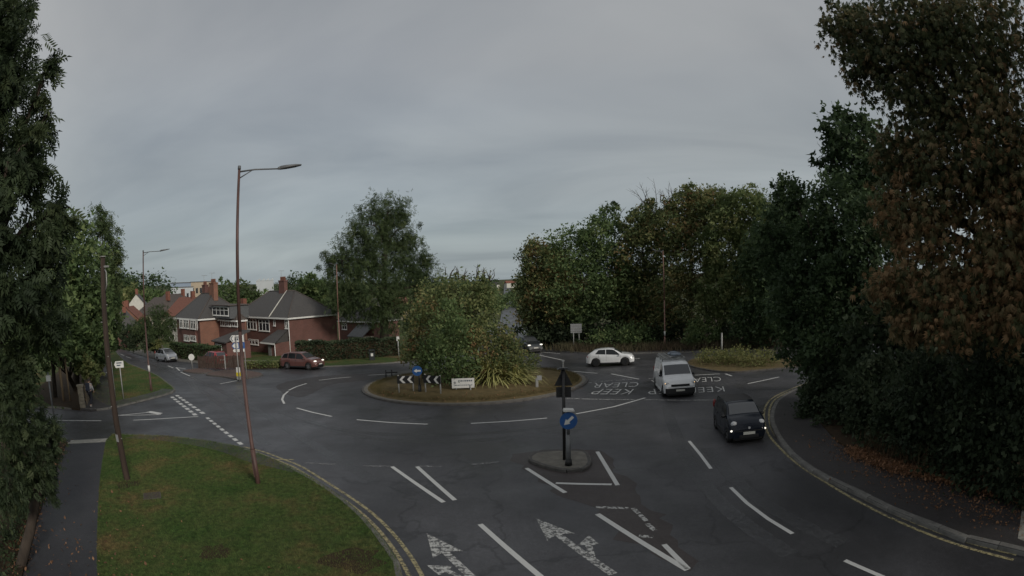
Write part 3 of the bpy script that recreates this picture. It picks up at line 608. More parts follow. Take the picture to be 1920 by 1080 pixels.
for k, (nm, lab, x, d, lb, lm, ti) in enumerate(WD):
    px = sum(l[0] for l in lb)/len(lb); q = D(px, 640, d+1); tree(nm, lab, 'tree', gz(q.x, q.y), [lobe(*l) for l in lb], 27000, .27, 'pair', lm, .32, 50+k, shell=.5, clump=.17, tint=ti, per=30, twigs=4)
def sprays(owner, px0, px1, pyb, h, d, n, seed, m='bark'):
    rr = random.Random(seed)
    for _ in range(n):
        x = rr.uniform(px0, px1); a = D(x, pyb+rr.uniform(-6, 10), d+rr.uniform(-1, 1)); k = h*d/LENS_F*rr.uniform(.5, 1.2); v = Vector((rr.gauss(0, .35), rr.gauss(0, .3), 1)).normalized(); b = MB(); e_ = a+v*k
        b.tube([a, a+v*k*.5+Vector((rr.gauss(0, .1), 0, 0)), e_], [.045, .03, .01], 5)
        for q in range(4): s0 = a+v*k*rr.uniform(.3, .9); b.tube([s0, s0+(v+Vector((rr.gauss(0, .7), rr.gauss(0, .7), 0)))*k*.22], [.018, .006], 4)
        b.build('bare_twig', m, owner, owner.location)
TH = [o for o in COL.objects if o.name.startswith('thorn_tree')][0]; sprays(TH, 1205, 1290, 385, 42, 63, 16, 2); sprays([o for o in COL.objects if o.name.startswith('lime_tree')][0], 1128, 1165, 405, 26, 64, 6, 3); sprays([o for o in COL.objects if o.name.startswith('willow_shrub')][0], 830, 930, 520, 22, 36.5, 14, 4)
tree('bramble_thicket', 'low greyish green bramble mound at the edge of the far wood behind the white hatchback', 'bush', gz(9.5, 54.5), [lobe(1150, 635, 55, 46, 18), lobe(1195, 630, 54.5, 40, 20), lobe(1110, 645, 56, 26, 12)], 3600, .26, 'broad', 'leaf_mid', .1, 60, trunk=False)
tree('elder_bush', 'leafy bush right of the far street lamp at the wood edge', 'bush', gz(20.5, 49.5), [lobe(1320, 625, 53, 32, 24), lobe(1300, 640, 52, 20, 14), lobe(1345, 635, 53, 16, 16)], 3000, .26, 'broad', 'leaf_mid', .1, 61, trunk=False, tint=.1)
tree('wood_undergrowth', 'dark shrubs filling the foot of the far wood under the trees', 'undergrowth', gz(14, 58), [lobe(x, 628+(x % 7), 62-(x-1020)*.018, 44, 26) for x in range(1000, 1500, 48)], 9000, .36, 'pair', 'leaf_ivy', .1, 62, trunk=False, tint=.1)
# low golden hedge on the island to the right
tree('golden_hedge', 'low clipped yellow-green hedge on the small island right of the van', 'hedge', gz(16.8, 36.6), [(Vector((15.3, 37.5, P(15.3, 37.5)+.42)), (1.5, .62)), (Vector((16.6, 35.6, P(16.6, 35.6)+.42)), (1.7, .66)), (Vector((18.1, 34.6, P(18, 34.6)+.42)), (1.6, .64)), (Vector((17.6, 37.2, P(17.6, 37)+.42)), (1.6, .66)), (Vector((15.9, 39.2, P(16, 39)+.42)), (1.3, .6)), (Vector((19.0, 35.8, P(19, 36)+.3)), (1.1, .55))],
     6500, .15, 'broad', 'leaf_lime', .1, 70, trunk=False, clump=.22, shell=.55, tint=-.1, up=.8)
# ---------------- dark trees and the chestnut on the near right
tree('holm_oak', 'dark evergreen oak whose foliage overhangs the bend of the right pavement', 'tree', gz(18.5, 22.5), [lobe(1570, 400, 28, 60, 70), lobe(1530, 480, 28, 60, 80), lobe(1500, 560, 28, 60, 70), lobe(1580, 560, 26, 70, 90), lobe(1560, 660, 25, 60, 60), lobe(1500, 640, 28, 44, 50), lobe(1485, 370, 30, 34, 40), lobe(1640, 480, 26, 70, 120), lobe(1455, 470, 30, 40, 70), lobe(1530, 700, 25, 28, 40)], 34000, .2, 'pair', 'leaf_dark', .4, 80, shell=.4, clump=.17, tint=-.12)
tree('lime_tree', 'dark tree with sky showing through its top left of the brown chestnut', 'tree', gz(22.5, 24.5), [lobe(1570, 240, 32, 40, 44), lobe(1610, 270, 31, 50, 60), lobe(1560, 300, 32, 34, 40), lobe(1640, 340, 30, 60, 70), lobe(1600, 360, 31, 50, 50)], 5200, .3, 'pair', 'leaf_dark', .35, 81, shell=.4, clump=.22, tint=-.2)
tree('horse_chestnut', 'huge brown-leaved horse chestnut overhanging the right edge', 'tree', gz(17.6, 9.5),
     [lobe(1600, 60, 17, 56, 60, 1.5, -0.18), lobe(1640, 130, 16.5, 60, 50, 1.5, -0.18), lobe(1720, 60, 16, 90, 90, 1.5, -0.18), lobe(1820, 80, 15.5, 100, 100, 1.5, -0.18), lobe(1740, 200, 16, 80, 70, 1.5, -0.18), lobe(1690, 300, 16, 60, 60, 1.5, 0.02), lobe(1780, 330, 15.5, 90, 90, 1.5, 0.02), lobe(1880, 260, 15, 90, 120, 1.5, 0.02), lobe(1690, 400, 15.5, 60, 50, 1.7, 0.22), lobe(1730, 440, 15, 60, 50, 1.7, 0.22), lobe(1680, 540, 15, 60, 40, 1.7, 0.22), lobe(1740, 560, 14.5, 70, 60, 1.7, 0.22), lobe(1820, 530, 14.5, 70, 70, 1.7, 0.22), lobe(1890, 450, 14.5, 80, 90, 1.7, 0.22), lobe(1790, 610, 14, 60, 40, 1.7, 0.22), lobe(1900, 580, 14, 60, 70, 1.7, 0.22), lobe(1960, 100, 15, 90, 150, 0.4, -0.18), lobe(1980, 400, 14, 80, 150, 0.4, 0.28), lobe(1700, 620, 14.5, 34, 26, 1.7, 0.22), lobe(2080, 250, 14, 110, 160, 0.4, 0.02), lobe(2120, 520, 13, 110, 150, 0.4, 0.28), lobe(2230, 350, 13, 120, 170, 0.4, 0.02), (Vector((15, 3, 9)), (4, 3), .35), (Vector((16.5, -2.5, 9)), (4.5, 3), .35), (Vector((19, 2, 12)), (4.5, 3.5), .35)],  # out-of-view crown lobes at the end added to shade the right road
     50000, .145, 'palm', 'leaf_chestnut', .5, 82, hang=.5, clump=.22, shell=.38, per=10, tint=-.05, up=.3)
tree('ivy_groundcover', 'low ivy spreading along the wooded side of the left footpath', 'ivy', gz(PL[2].x-.3, PL[2].y-.3), [(Vector((p_.x-.45, p_.y-.4, P(p_.x, p_.y)+.2)), (.5+.25*math.sin(k*2.1), .28+.12*math.sin(k*1.3))) for k, p_ in enumerate([PL[1].lerp(PL[3], t/15) for t in range(16)])], 4200, .11, 'broad', 'leaf_shade', .1, 88, trunk=False, clump=.3)
q = G(22, 1075); b = MB(); e_ = D(100, 880, 12.6); b.tube([q-Vector((0, 0, .3)), q.lerp(e_, .4)+Vector((.05, .1, 0)), q.lerp(e_, .75)+Vector((-.1, 0, .1)), e_+Vector((0, 0, .6))], [.16, .14, .12, .08], 9); tag(b.build('leaning_trunk', 'bark'), 'leaning dark trunk at the lower left beside the footpath', 'tree trunk')
tree('ivy_hedge', 'dark ivy-covered hedge behind the bend of the right pavement', 'hedge', gz(15.5, 18.5), [lobe(1540, 770, 23, 40, 50), lobe(1580, 800, 21.5, 50, 55), lobe(1625, 820, 19.5, 50, 50), lobe(1560, 720, 24, 50, 50), lobe(1640, 740, 20, 60, 70), lobe(1670, 800, 18, 50, 70)], 22000, .19, 'broad', 'leaf_ivy', .1, 83, trunk=False, clump=.17, shell=.45)
tree('bramble_hedge', 'dark tangled bramble hedge at the right edge behind fallen leaves', 'hedge', gz(15.2, 10.5), [lobe(1720, 830, 16.8, 60, 60), lobe(1780, 850, 15.8, 60, 60), lobe(1850, 860, 14.8, 60, 70), lobe(1740, 740, 17, 70, 80), lobe(1830, 750, 15.5, 80, 90), lobe(1910, 860, 14, 60, 80), lobe(1920, 740, 14.5, 70, 100), lobe(1990, 850, 13.5, 60, 110)], 30000, .18, 'broad', 'leaf_ivy', .1, 84, trunk=False, clump=.18, shell=.45, tint=-.1)
tree('holly_thicket', 'dark evergreen thicket under the brown chestnut at the right', 'thicket', gz(18.5, 16), [lobe(1640, 680, 23, 70, 70), lobe(1720, 690, 22, 70, 80), lobe(1800, 680, 21, 70, 90), lobe(1890, 690, 20, 80, 100), lobe(1980, 700, 19, 80, 120), lobe(1600, 740, 25, 50, 50), lobe(1700, 600, 23, 70, 60), lobe(1840, 590, 21, 80, 70)], 16000, .24, 'pair', 'leaf_ivy', .1, 86, trunk=False, clump=.17, shell=.45)
tree('laurel_bush', 'grey-leaved laurel bush low beside the right pavement', 'bush', gz(12.4, 15.2), [lobe(1640, 835, 19, 26, 30), lobe(1625, 855, 18.4, 22, 16)], 900, .2, 'palm', 'leaf_dark', .08, 85, trunk=False)
# dead stems and reddish grass along edges
def stems(name, label, pts, n, h, m, seed, kind='stuff', cat=None, w=.02, jit=.4):
    rng = random.Random(seed); b = MB()
    for _ in range(n):
        i = rng.randrange(len(pts)-1); q = Vector(pts[i][:2]).lerp(Vector(pts[i+1][:2]), rng.random())+Vector((rng.gauss(0, jit), rng.gauss(0, jit)))
        z = P(q.x, q.y)+.1; a = rng.uniform(0, 6.28); hh = h*rng.uniform(.5, 1.2); d = Vector((math.cos(a), math.sin(a), 0)); t = Vector((rng.gauss(0, .25), rng.gauss(0, .25), 1))*hh; p = Vector((q.x, q.y, z))
        b.face([p+d*w, p-d*w, p+t*.6-d*w*.6, p+t+d*.004])
    o = b.build(name, m); o['kind'] = kind; o['label'] = label; o['category'] = cat; return o
stems('red_grass', 'tall reddish dry grass along the front of the far wood', [(5.5, 56.5), (9, 53.3), (15, 50.2), (25, 45), (36, 40)], 8000, .85, mat('red_stem', (.075, .045, .030), .9, scale=.4, col2=(.085, .085, .040)), 3, cat='grass', w=.025, jit=1.0)
stems('dead_stems', 'dry upright stems at the foot of the right hedge', [(11.6, 13.6), (11.5, 11.5), (12.3, 9.0), (12.9, 6.4)], 900, .8, mat('dry_stem', (.10, .065, .035), .9, .4, 5), 4, cat='plants', w=.008, jit=.22)
def litter(name, label, line, n, sig, m, seed, size, h, off=0.):
    rng = np.random.default_rng(seed); pts = np.array([tuple(p[:2]) for p in line]); i = rng.integers(0, len(pts)-1, n); u = rng.random(n)[:, None]
    q = pts[i]*(1-u)+pts[i+1]*u+np.stack([rng.normal(off, sig, n), rng.normal(0, sig, n)], 1)
    pos = np.c_[q, [P(a, c)+h for a, c in q]]; o = scatter(name, pos, size, 'broad', m, None, (0, 0, 0), rng.random(n), rng, None, 2.5); o['kind'] = 'stuff'; o['label'] = label; o['category'] = 'leaves'; return o
litter('fallen_leaves', 'drift of orange-brown fallen leaves along the foot of the right hedge', [(11.2, 13.5), (11.25, 11.3), (12.0, 8.9), (12.5, 6.4), (12.8, 3)], 16000, .24, 'leaf_brown', 5, .09, .2, -.12)
litter('scattered_leaves', 'pale dead leaves scattered over the right pavement', [(11.2, 15.5), (10.6, 12), (10.7, 9.5), (11, 7.5), (11.4, 5)], 1500, .55, 'leaf_brown', 6, .085, .135)
litter('verge_leaves', 'few dead leaves scattered on the left footpath and lawn', [(-15, 11.5), (-11, 7.5), (-9.5, 6), (-6, 7)], 420, 1.4, 'leaf_brown', 7, .09, .13)
litter('path_edge_leaves', 'dead leaves gathered along the wooded side of the left footpath', [(p.x, p.y) for p in PL], 1500, .2, 'leaf_brown', 8, .09, .18, -.2)
litter('island_leaves', 'brown leaf litter lying under the roundabout shrubs', [(-8, 32.5), (-3, 29.8), (3, 32)], 900, .9, 'leaf_brown', 9, .12, .26)
# grass blades on the lawns near the camera
def blades(name, label, poly, n, h, m, seed, z=.108):
    rng = np.random.default_rng(seed); pl = np.array([tuple(p[:2]) for p in poly]); lo, hi = pl.min(0), pl.max(0); q = rng.uniform(lo, hi, (n*2, 2)); ins = np.zeros(len(q), bool)
    for a, c in zip(pl, np.roll(pl, -1, 0)):
        cond = ((a[1] > q[:, 1]) != (c[1] > q[:, 1])) & (q[:, 0] < (c[0]-a[0])*(q[:, 1]-a[1])/(c[1]-a[1]+1e-12)+a[0]); ins ^= cond
    q = q[ins][:n]; k = len(q); a = rng.uniform(0, 6.28, k); w = .007
    base = np.c_[q, -.04*q[:, 1]+.014*q[:, 0]+z]; d = np.c_[np.cos(a), np.sin(a), np.zeros(k)]*w
    tip = base+np.c_[rng.normal(0, .5, (k, 2)), np.ones(k)]*(h*rng.uniform(.4, 1.2, k))[:, None]
    v = np.stack([base-d, base+d, tip], 1).reshape(-1, 3); me = bpy.data.meshes.new(name); me.vertices.add(k*3); me.vertices.foreach_set('co', v.astype(np.float32).ravel())
    me.loops.add(k*3); me.loops.foreach_set('vertex_index', np.arange(k*3, dtype=np.int32)); me.polygons.add(k); me.polygons.foreach_set('loop_start', np.arange(0, k*3, 3, dtype=np.int32))
    me.update(calc_edges=True); me.materials.append(MAT[m]); o = bpy.data.objects.new(name, me); COL.objects.link(o); o['kind'] = 'stuff'; o['label'] = label; o['category'] = 'grass'
blades('lawn_grass', 'short patchy grass of the near left verge', [p for p in KL]+PR[::-1], 200000, .05, 'blade_turf', 1)
blades('kerb_tufts', 'longer grass tufts along the kerb of the near left lawn', [p for p in KL]+[p+Vector((-.12, -.22)) for p in KL][::-1], 16000, .1, 'blade_turf', 4)
blades('corner_grass', 'short grass of the corner verge across the side road', [p for p in KC if p.x > -50 and p.y > 23]+far((-30, 26)), 60000, .07, 'blade_turf', 2)
blades('island_grass', 'dry brown grass of the roundabout', [Vector((ISL[0]+7.3*math.cos(t/20*math.pi), ISL[1]+7.3*math.sin(t/20*math.pi))) for t in range(40)], 90000, .17, 'dry_blade', 3, .2)
# ------------------------------------------------------------------ street furniture
mat('rust_lit', (.21, .115, .09), .6, .3, 5); mat('rust_paint', (.088, .047, .040), .6, .45, 5, bump=.2, stretch=(1, 1, .3))  # first: lighter copy of the column paint, far columns' lit look in the colour
mat('grey_metal', (.16, .165, .17), .5, .2, 6, metal=.3)
mat('galv', (.30, .30, .29), .55, .2, 5, metal=.2)
mat('lamp_grey', (.10, .105, .11), .5, .2, 6)
mat('black_metal', (.014, .014, .015), .5, .2, 8)
mat('sign_white', (.62, .62, .60), .5, .08, 5)
mat('sign_grey', (.26, .265, .27), .5, .1, 6)
mat('sign_blue', (.016, .085, .27), .45, .1, 6)
mat('sign_black', (.012, .012, .013), .5)
mat('pole_wood', (.040, .026, .019), .85, .5, 6, bump=.7, bscale=20, stretch=(1, 1, .12))
mat('post_wood', (.16, .12, .075), .85, .35, 5, bump=.5, stretch=(1, 1, .2))
mat('yellow_plastic', (.55, .45, .03), .5, .1, 4)
mat('white_plastic', (.62, .62, .60), .5, .06, 4)
def lamp(label, base, top, tip, arm_len, r0=.085, band=None, upper='rust_paint', arm_dir=None):
    g = G(*base); d = math.hypot(g.x, g.y); ztop = hz(*top, g.x, g.y); h = ztop-g.z; o = thing('street_lamp', label, 'street lamp', g, 0, 'street lamps')
    b = MB(); b.tube([(0, 0, -.2), (0, 0, 1.3)], r0, 12); b.tube([(0, 0, 1.3), (0, 0, 1.34), (0, 0, h*.5)], [r0*1.02, r0*.78, r0*.7], 12); b.tube([(0, 0, h*.5), (0, 0, h)], [r0*.7, r0*.52], 12); b.build('column', upper, o)
    b = MB(); b.cyl((0, 0, h-.05), r0*.62, .12, 12); b.build('cap', 'lamp_grey', o)
    a = arm_dir or Vector((math.cos(math.atan2(g.x, g.y)), -math.sin(math.atan2(g.x, g.y)), 0)); a = Vector((a[0], a[1], 0)).normalized()
    l = arm_len; b = MB(); b.tube([a*.02+Vector((0, 0, h-.12)), a*(l*.25)+Vector((0, 0, h-.05)), a*l*.64+Vector((0, 0, h-.02))], [.03, .026, .024], 8); b.tube([Vector((0, 0, h-.34)), a*(l*.22)+Vector((0, 0, h-.06))], [.02, .014], 6); b.build('arm', 'lamp_grey', o)
    b = MB(); s = Vector((-a.y, a.x, 0)); z = Vector((0, 0, 1)); p0 = a*l*.62+z*(h-.02); p1 = a*l+z*(h+.05+.03*l)
    prof = [(0, .05, .06), (.12, .08, .10), (.35, .15, .09), (.75, .16, .06), (1, .08, .03)]
    for t, w, th in prof:
        c = p0.lerp(p1, t); b.v += [tuple(c+s*w-z*th*.3), tuple(c+s*w*.6+z*th*.7), tuple(c-s*w*.6+z*th*.7), tuple(c-s*w-z*th*.3), tuple(c-z*th*.5)]
    for k in range(len(prof)-1):
        for j in range(5): q = (j+1) % 5; b.f.append((k*5+j, k*5+q, k*5+5+q, k*5+5+j)); b.sm.append(True)
    b.f += [tuple(range(5)), tuple(range(len(prof)*5-5, len(prof)*5))]; b.sm += [False]*2
    hd = b.build('lantern', 'lamp_grey', o)
    if band:
        b = MB(); b.cyl((0, 0, band), r0*1.06, .45, 12); b.build('number_band', 'sign_white', o)
    b = MB(); M = frame((0, 0, 0), (-a.y, a.x, 0)); b.box(-.045, .045, r0*.8, r0+.012, .35, .85, M); b.build('access_door', upper, o)
    return o
lamp('tall maroon street lamp on the near left lawn', (485, 912), (449, 315), (571, 309), 2.05)
lamp('maroon street lamp on the corner verge across the side road', (284.5, 736), (268, 471), (318, 464), 2.15, band=1.55)
lamp('brown street lamp in front of the hedge right of the brick house', (639, 675), (631, 495), (600, 500), 1.2, band=1.5, arm_dir=(-.4, -1), upper='rust_lit')
lamp('brown street lamp before the far wood above the white van', (1246.5, 655), (1243, 470), (1226, 466), 1.5, band=1.4, arm_dir=(-1, -.5), upper='rust_lit')
# utility pole
g = G(240, 905); h = hz(196.5, 482, g.x, g.y)-g.z; o = thing('utility_pole', 'dark wooden utility pole on the near left lawn', 'utility pole', g)
b = MB(); b.tube([(0, 0, -.3), (0, 0, 0), (.03, 0, h*.5), (0, 0, h)], [.125, .122, .105, .085], 14); b.build('pole', 'pole_wood', o)
b = MB(); b.cyl((0, 0, h), .12, .03, 14); b.build('cap', 'galv', o)
b = MB(); b.tube([(.1, 0, h-.4), (.28, -.1, h-.5), (.3, -.1, h-.9), (.16, -.05, h-1.1)], .022, 6); b.box(.06, .3, -.03, .03, h-.34, h-.28); b.build('cable_bracket', 'galv', o)
for k in range(9):
    a = k*2.4; b = MB(); z = 1.6+k*.55; b.tube([(.07*math.cos(a), .07*math.sin(a), z), (.155*math.cos(a), .155*math.sin(a), z)], .016, 6); b.build('step_bolt', 'galv', o)
b = MB(); b.box(-.03, .09, -.125, -.112, 1.5, 1.75); b.build('tag_plate', 'sign_grey', o)
# drain covers in the lawn
blot(405, 1034, .45, 'soil', 9, verge, .1135)
for (px, py, lab) in ((285, 929, 'small square brown access cover in the lawn between the two poles'),):
    g = G(px, py, .12); M = frame(g, (.75, .66, -.016), NRM); o = thing('access_cover', lab, 'access cover', g)
    b = MB(); b.box(-.31, .31, -.31, .31, -.05, .004, M, .02); b.build('frame', 'kerb_dark', o, g)
    for s in (-1, 1): b = MB(); b.box(*sorted((s*.01, s*.28)), -.28, .28, 0, .012, M, .01); b.build('lid', mat('rusty_iron', (.060, .045, .036), .8, .3, 9, bump=.5), o, g)
def disc(b, c, n, r, th, seg=28, z=None):
    n = Vector(n).normalized(); M = frame(c, Vector((-n.y, n.x, 0))); # y of M is along ±n
    pts = [(r*math.cos(2*math.pi*k/seg), 0, r*math.sin(2*math.pi*k/seg)) for k in range(seg)]
    b.prism(pts, (0, th, 0), M)
def facing(p): return Vector((-p.x, -p.y, 0)).normalized()
def flat(b, c, n, poly, y0, th):            # polygon in the plane facing n, (right, up) as its reader sees it
    n = Vector(n).normalized(); rt = Vector((-n.y, n.x, 0)); z = Vector((0, 0, 1))
    a = [c+rt*x+z*q+n*y0 for x, q in poly]
    if sum(p[0]*q[1]-q[0]*p[1] for p, q in zip(poly, poly[1:]+poly[:1])) < 0: a.reverse()
    b.prism(a, tuple(n*th))
def arrow_poly(ang, L=.2, W=.11):
    q = [(L, 0), (.02*L/.2, W), (.02*L/.2, W*.42), (-L, W*.42), (-L, -W*.42), (.02*L/.2, -W*.42), (.02*L/.2, -W)]
    c, s = math.cos(ang), math.sin(ang); return [(c*x-s*y, s*x+c*y) for x, y in q]
# near splitter: warning triangle seen from behind, and the blue keep-left sign on its post
g = G(1058, 862, .105); o = thing('warning_sign', 'black-backed triangular warning sign on black pole on the splitter island', 'road sign', g)
hh = hz(1056, 692, g.x, g.y)-g.z; b = MB(); b.tube([(0, 0, -.1), (0, 0, hh)], .055, 12); b.build('pole', 'black_metal', o)
n = facing(g); fr = Vector((0, 0, 0))
z1 = hz(1057, 724, g.x, g.y)-g.z; b = MB(); flat(b, Vector((0, 0, z1)), n, [(-.31, 0), (.31, 0), (.03, .56), (-.03, .56)], -.08, .012); tri = b.build('triangle_plate', 'sign_black', o)
z2 = hz(1057, 746, g.x, g.y)-g.z; b = MB(); flat(b, Vector((0, 0, z2)), n, [(-.25, 0), (.25, 0), (.25, .36), (-.25, .36)], -.08, .012); b.build('lower_plate', 'sign_black', o)
for z in (z1+.12, z1+.3, z2+.1, z2+.28): b = MB(); flat(b, Vector((0, 0, z)), n, [(-.16, -.014), (.16, -.014), (.16, .014), (-.16, .014)], -.067, .02); b.build('fixing_rail', 'black_metal', o)
b = MB(); flat(b, Vector((0, 0, hh)), n, [(-.2, 0), (.2, 0), (.12, .05), (-.12, .05)], -.12, .24); b.tube([(-.05, 0, hh-.35), (-.09, .02, hh-.2), (-.04, 0, hh)], .02, 6); b.build('light_hood', 'black_metal', o)
b = MB(); b.cyl((0, 0, hh+.05), .03, .2, 10); b.cyl((0, 0, hh+.25), .045, .06, 10, r2=.01); b.build('sensor', 'galv', o)
g = G(1066, 872, .105); o = thing('keep_left_sign', 'round blue keep-left arrow sign on grey post on the splitter island', 'road sign', g)
zs = hz(1064.5, 788, g.x, g.y)-g.z; n = (facing(g)+Vector((.12, 0, 0))).normalized(); c = Vector((0, 0, zs))
b = MB(); b.tube([(0, 0, -.1), (0, 0, 1.1)], .085, 14); b.tube([(0, 0, 1.1), (0, 0, zs+.3)], .05, 12); b.build('post', 'grey_metal', o)
b = MB(); b.cyl((0, 0, 0), .13, .22, 14, r2=.1); b.build('base_collar', 'black_metal', o)
b = MB(); flat(b, c, n, [(.29*math.cos(k*math.pi/16), .29*math.sin(k*math.pi/16)) for k in range(32)], .06, .02); b.build('blue_disc', 'sign_blue', o)
b = MB(); flat(b, c, n, arrow_poly(math.radians(222), .2, .11), .081, .004); b.build('white_arrow', 'sign_white', o)
b = MB(); flat(b, c, n, [(.2*math.cos(k*math.pi/16)*.0-.17, .33), (.19, .33), (.17, .38), (-.15, .40)], -.1, .26); b.build('lamp_cap', 'white_plastic', o)
# chevron boards on the roundabout
def chevrons(pl, pr, top, label):
    a, c = G(*pl), G(*pr); m = (a+c)/2; o = thing('chevron_board', label, 'chevron sign', m, 0, 'chevron boards'); ht = .3
    zt = hz(*top, m.x, m.y)
    for q in (a, c):
        b = MB(); b.tube([(q.x, q.y, q.z-.1), (q.x, q.y, zt+.04)], .045, 10); b.build('post', 'galv', o, m)
    f = Vector((c.x-a.x, c.y-a.y, 0)); wd = f.length; n = Vector((f.y, -f.x, 0)).normalized(); cc = Vector((m.x, m.y, zt)); n2 = n if n.dot(facing(m)) > 0 else -n
    hw, hh_ = wd/2+.08, .24
    b = MB(); flat(b, cc-Vector((0, 0, hh_)), n2, [(-hw, -hh_), (hw, -hh_), (hw, hh_), (-hw, hh_)], .06, .02); b.build('board', 'sign_black', o, m)
    for k in (-.52, .38):
        b = MB(); x = hw*k-.1; flat(b, cc-Vector((0, 0, hh_)), n2, [(x, 0), (x+.2, .22), (x+.37, .22), (x+.17, 0), (x+.37, -.22), (x+.2, -.22)], .0815, .004); b.build('chevron', 'sign_white', o, m)
chevrons((749, 744), (776, 743), (762, 704), 'left black and white chevron board on the roundabout')
chevrons((799, 746), (827, 748), (812, 703.5), 'right black and white chevron board on the roundabout')
g = G(788, 744); o = thing('direction_sign', 'round blue left-arrow sign above the chevron boards', 'road sign', g); zs = hz(783, 695, g.x, g.y)-g.z; n = facing(g)
b = MB(); b.tube([(0, 0, -.1), (0, 0, zs+.2)], .05, 12); b.build('post', 'black_metal', o)
b = MB(); b.tube([(0, 0, 0), (0, 0, .75)], .1, 12); b.build('base_sleeve', 'black_metal', o)
c = Vector((-.1, 0, zs)); b = MB(); flat(b, c, n, [(.31*math.cos(k*math.pi/16), .31*math.sin(k*math.pi/16)) for k in range(32)], .07, .02); b.build('blue_disc', 'sign_blue', o)
b = MB(); flat(b, c, n, arrow_poly(math.pi, .22, .12), .0915, .004); b.build('white_arrow', 'sign_white', o)
# white sponsor board
a, c = G(856, 743), G(883, 743); m = (a+c)/2; o = thing('sponsor_board', 'white rectangular information board with dark lettering on the roundabout', 'board', m); zt = hz(867, 709, m.x, m.y); zl = hz(867, 727, m.x, m.y); n = facing(m)
for q in (a, c): b = MB(); b.tube([(q.x, q.y, q.z-.1), (q.x, q.y, zl+.2)], .04, 8); b.build('post', 'galv', o, m)
cc = Vector((m.x, m.y, (zt+zl)/2)); hw = .68; hh_ = (zt-zl)/2
b = MB(); flat(b, cc, n, [(-hw, -hh_), (hw, -hh_), (hw, hh_), (-hw, hh_)], .05, .03); b.build('board', 'sign_white', o, m)
mat('ink', (.07, .09, .12), .6); rr = random.Random(4)
for row, (z, h2, x0, x1) in enumerate([(.12, .09, -.28, .55), (-.1, .05, -.5, .52)]):
    x = x0; b = MB()
    while x < x1:
        w = rr.uniform(.04, .1); flat(b, cc, n, [(x, z*hh_/.25-h2/2), (x+w, z*hh_/.25-h2/2), (x+w, z*hh_/.25+h2/2), (x, z*hh_/.25+h2/2)], .0815, .003); x += w+.03
    b.build('text_line', 'ink', o, m)['kind'] = 'stuff'
b = MB(); flat(b, cc, n, [(-.5+.07*math.cos(k*math.pi/6), .05+.07*math.sin(k*math.pi/6)) for k in range(12)], .0815, .003); b.build('emblem', 'sign_grey', o, m)
# bollard-like post right on the roundabout
g = G(1007, 735); o = thing('marker_post', 'short grey marker post with small box on the right of the roundabout', 'post', g); b = MB(); b.box(-.09, .09, -.06, .06, -.1, .85, None, .03); b.build('post', 'galv', o); b = MB(); b.box(.0, .3, -.08, .05, .75, 1.02, None, .02); b.build('box', 'sign_grey', o)
# direction signs on the left refuge: three stacked panels on two posts
a, c = G(449, 712, .1), G(463, 709, .1); m = (a+c)/2; o = thing('direction_signs', 'stack of white and blue direction signs on two posts on the left refuge', 'road sign', m); n = facing(m)
zt = hz(450, 628, m.x, m.y)
for q in (a, c): b = MB(); b.tube([(q.x, q.y, q.z-.1), (q.x, q.y, zt+.02)], .045, 8); b.build('post', 'galv', o, m)
C0 = Vector((m.x, m.y, 0))
def panel(px0, px1, py0, py1, mt, nm, point=True, mark=None):
    z0, z1_ = hz(450, py1, m.x, m.y), hz(450, py0, m.x, m.y); k = math.hypot(m.x, m.y)*1.02/LENS_F; x0, x1 = (px0-456)*k, (px1-456)*k; zc = (z0+z1_)/2; hh2 = (z1_-z0)/2
    poly = [(x0+hh2*.7, -hh2), (x1, -hh2), (x1, hh2), (x0+hh2*.7, hh2)]+([(x0, 0)] if point else [])
    b = MB(); flat(b, C0+Vector((0, 0, zc)), n, poly, .05, .03); pn = b.build(nm, mt, o, m); b = MB()
    if mark == 'txt':
        for x in (x0+.42, x0+.62, x0+.8): flat(b, C0+Vector((0, 0, zc)), n, [(x, -hh2*.5), (x+.13, -hh2*.5), (x+.13, hh2*.1), (x, hh2*.1)], .0815, .003)
        flat(b, C0+Vector((0, 0, zc)), n, [(x0+.45, hh2*.3), (x1-.12, hh2*.3), (x1-.12, hh2*.6), (x0+.45, hh2*.6)], .0815, .003)
        flat(b, C0+Vector((0, 0, zc)), n, [(x0+.06, 0), (x0+.22, hh2*.75), (x0+.3, hh2*.75), (x0+.16, 0), (x0+.3, -hh2*.75), (x0+.22, -hh2*.75)], .0815, .003)
        b.build('symbol', 'ink', pn, m)['kind'] = 'stuff'
    elif mark == 'P':
        x = x1-.36; t = .05
        for pl in ([(x, -.17), (x+t, -.17), (x+t, .17), (x, .17)], [(x+t, .12), (x+.19, .12), (x+.19, .17), (x+t, .17)], [(x+.14, .0), (x+.19, .0), (x+.19, .12), (x+.14, .12)], [(x+t, -.03), (x+.17, -.03), (x+.17, .02), (x+t, .02)]): flat(b, C0+Vector((0, 0, zc)), n, pl, .0815, .003)
        flat(b, C0+Vector((0, 0, zc)), n, [(x0+.06, 0), (x0+.26, hh2*.8), (x0+.6, hh2*.8), (x0+.6, -hh2*.8), (x0+.26, -hh2*.8)], .0815, .003)
        b.build('symbol', 'sign_white', pn, m)['kind'] = 'stuff'
panel(436.5, 463, 628, 641, 'sign_white', 'white_panel', True, 'txt'); panel(439, 464.5, 642, 653.5, 'sign_blue', 'blue_panel', True, 'P'); panel(441, 463, 654, 659.5, 'sign_white', 'small_panel')
g = G(448, 711.5, .1); o = thing('bollard', 'white and yellow illuminated traffic bollard on the left refuge', 'bollard', g)
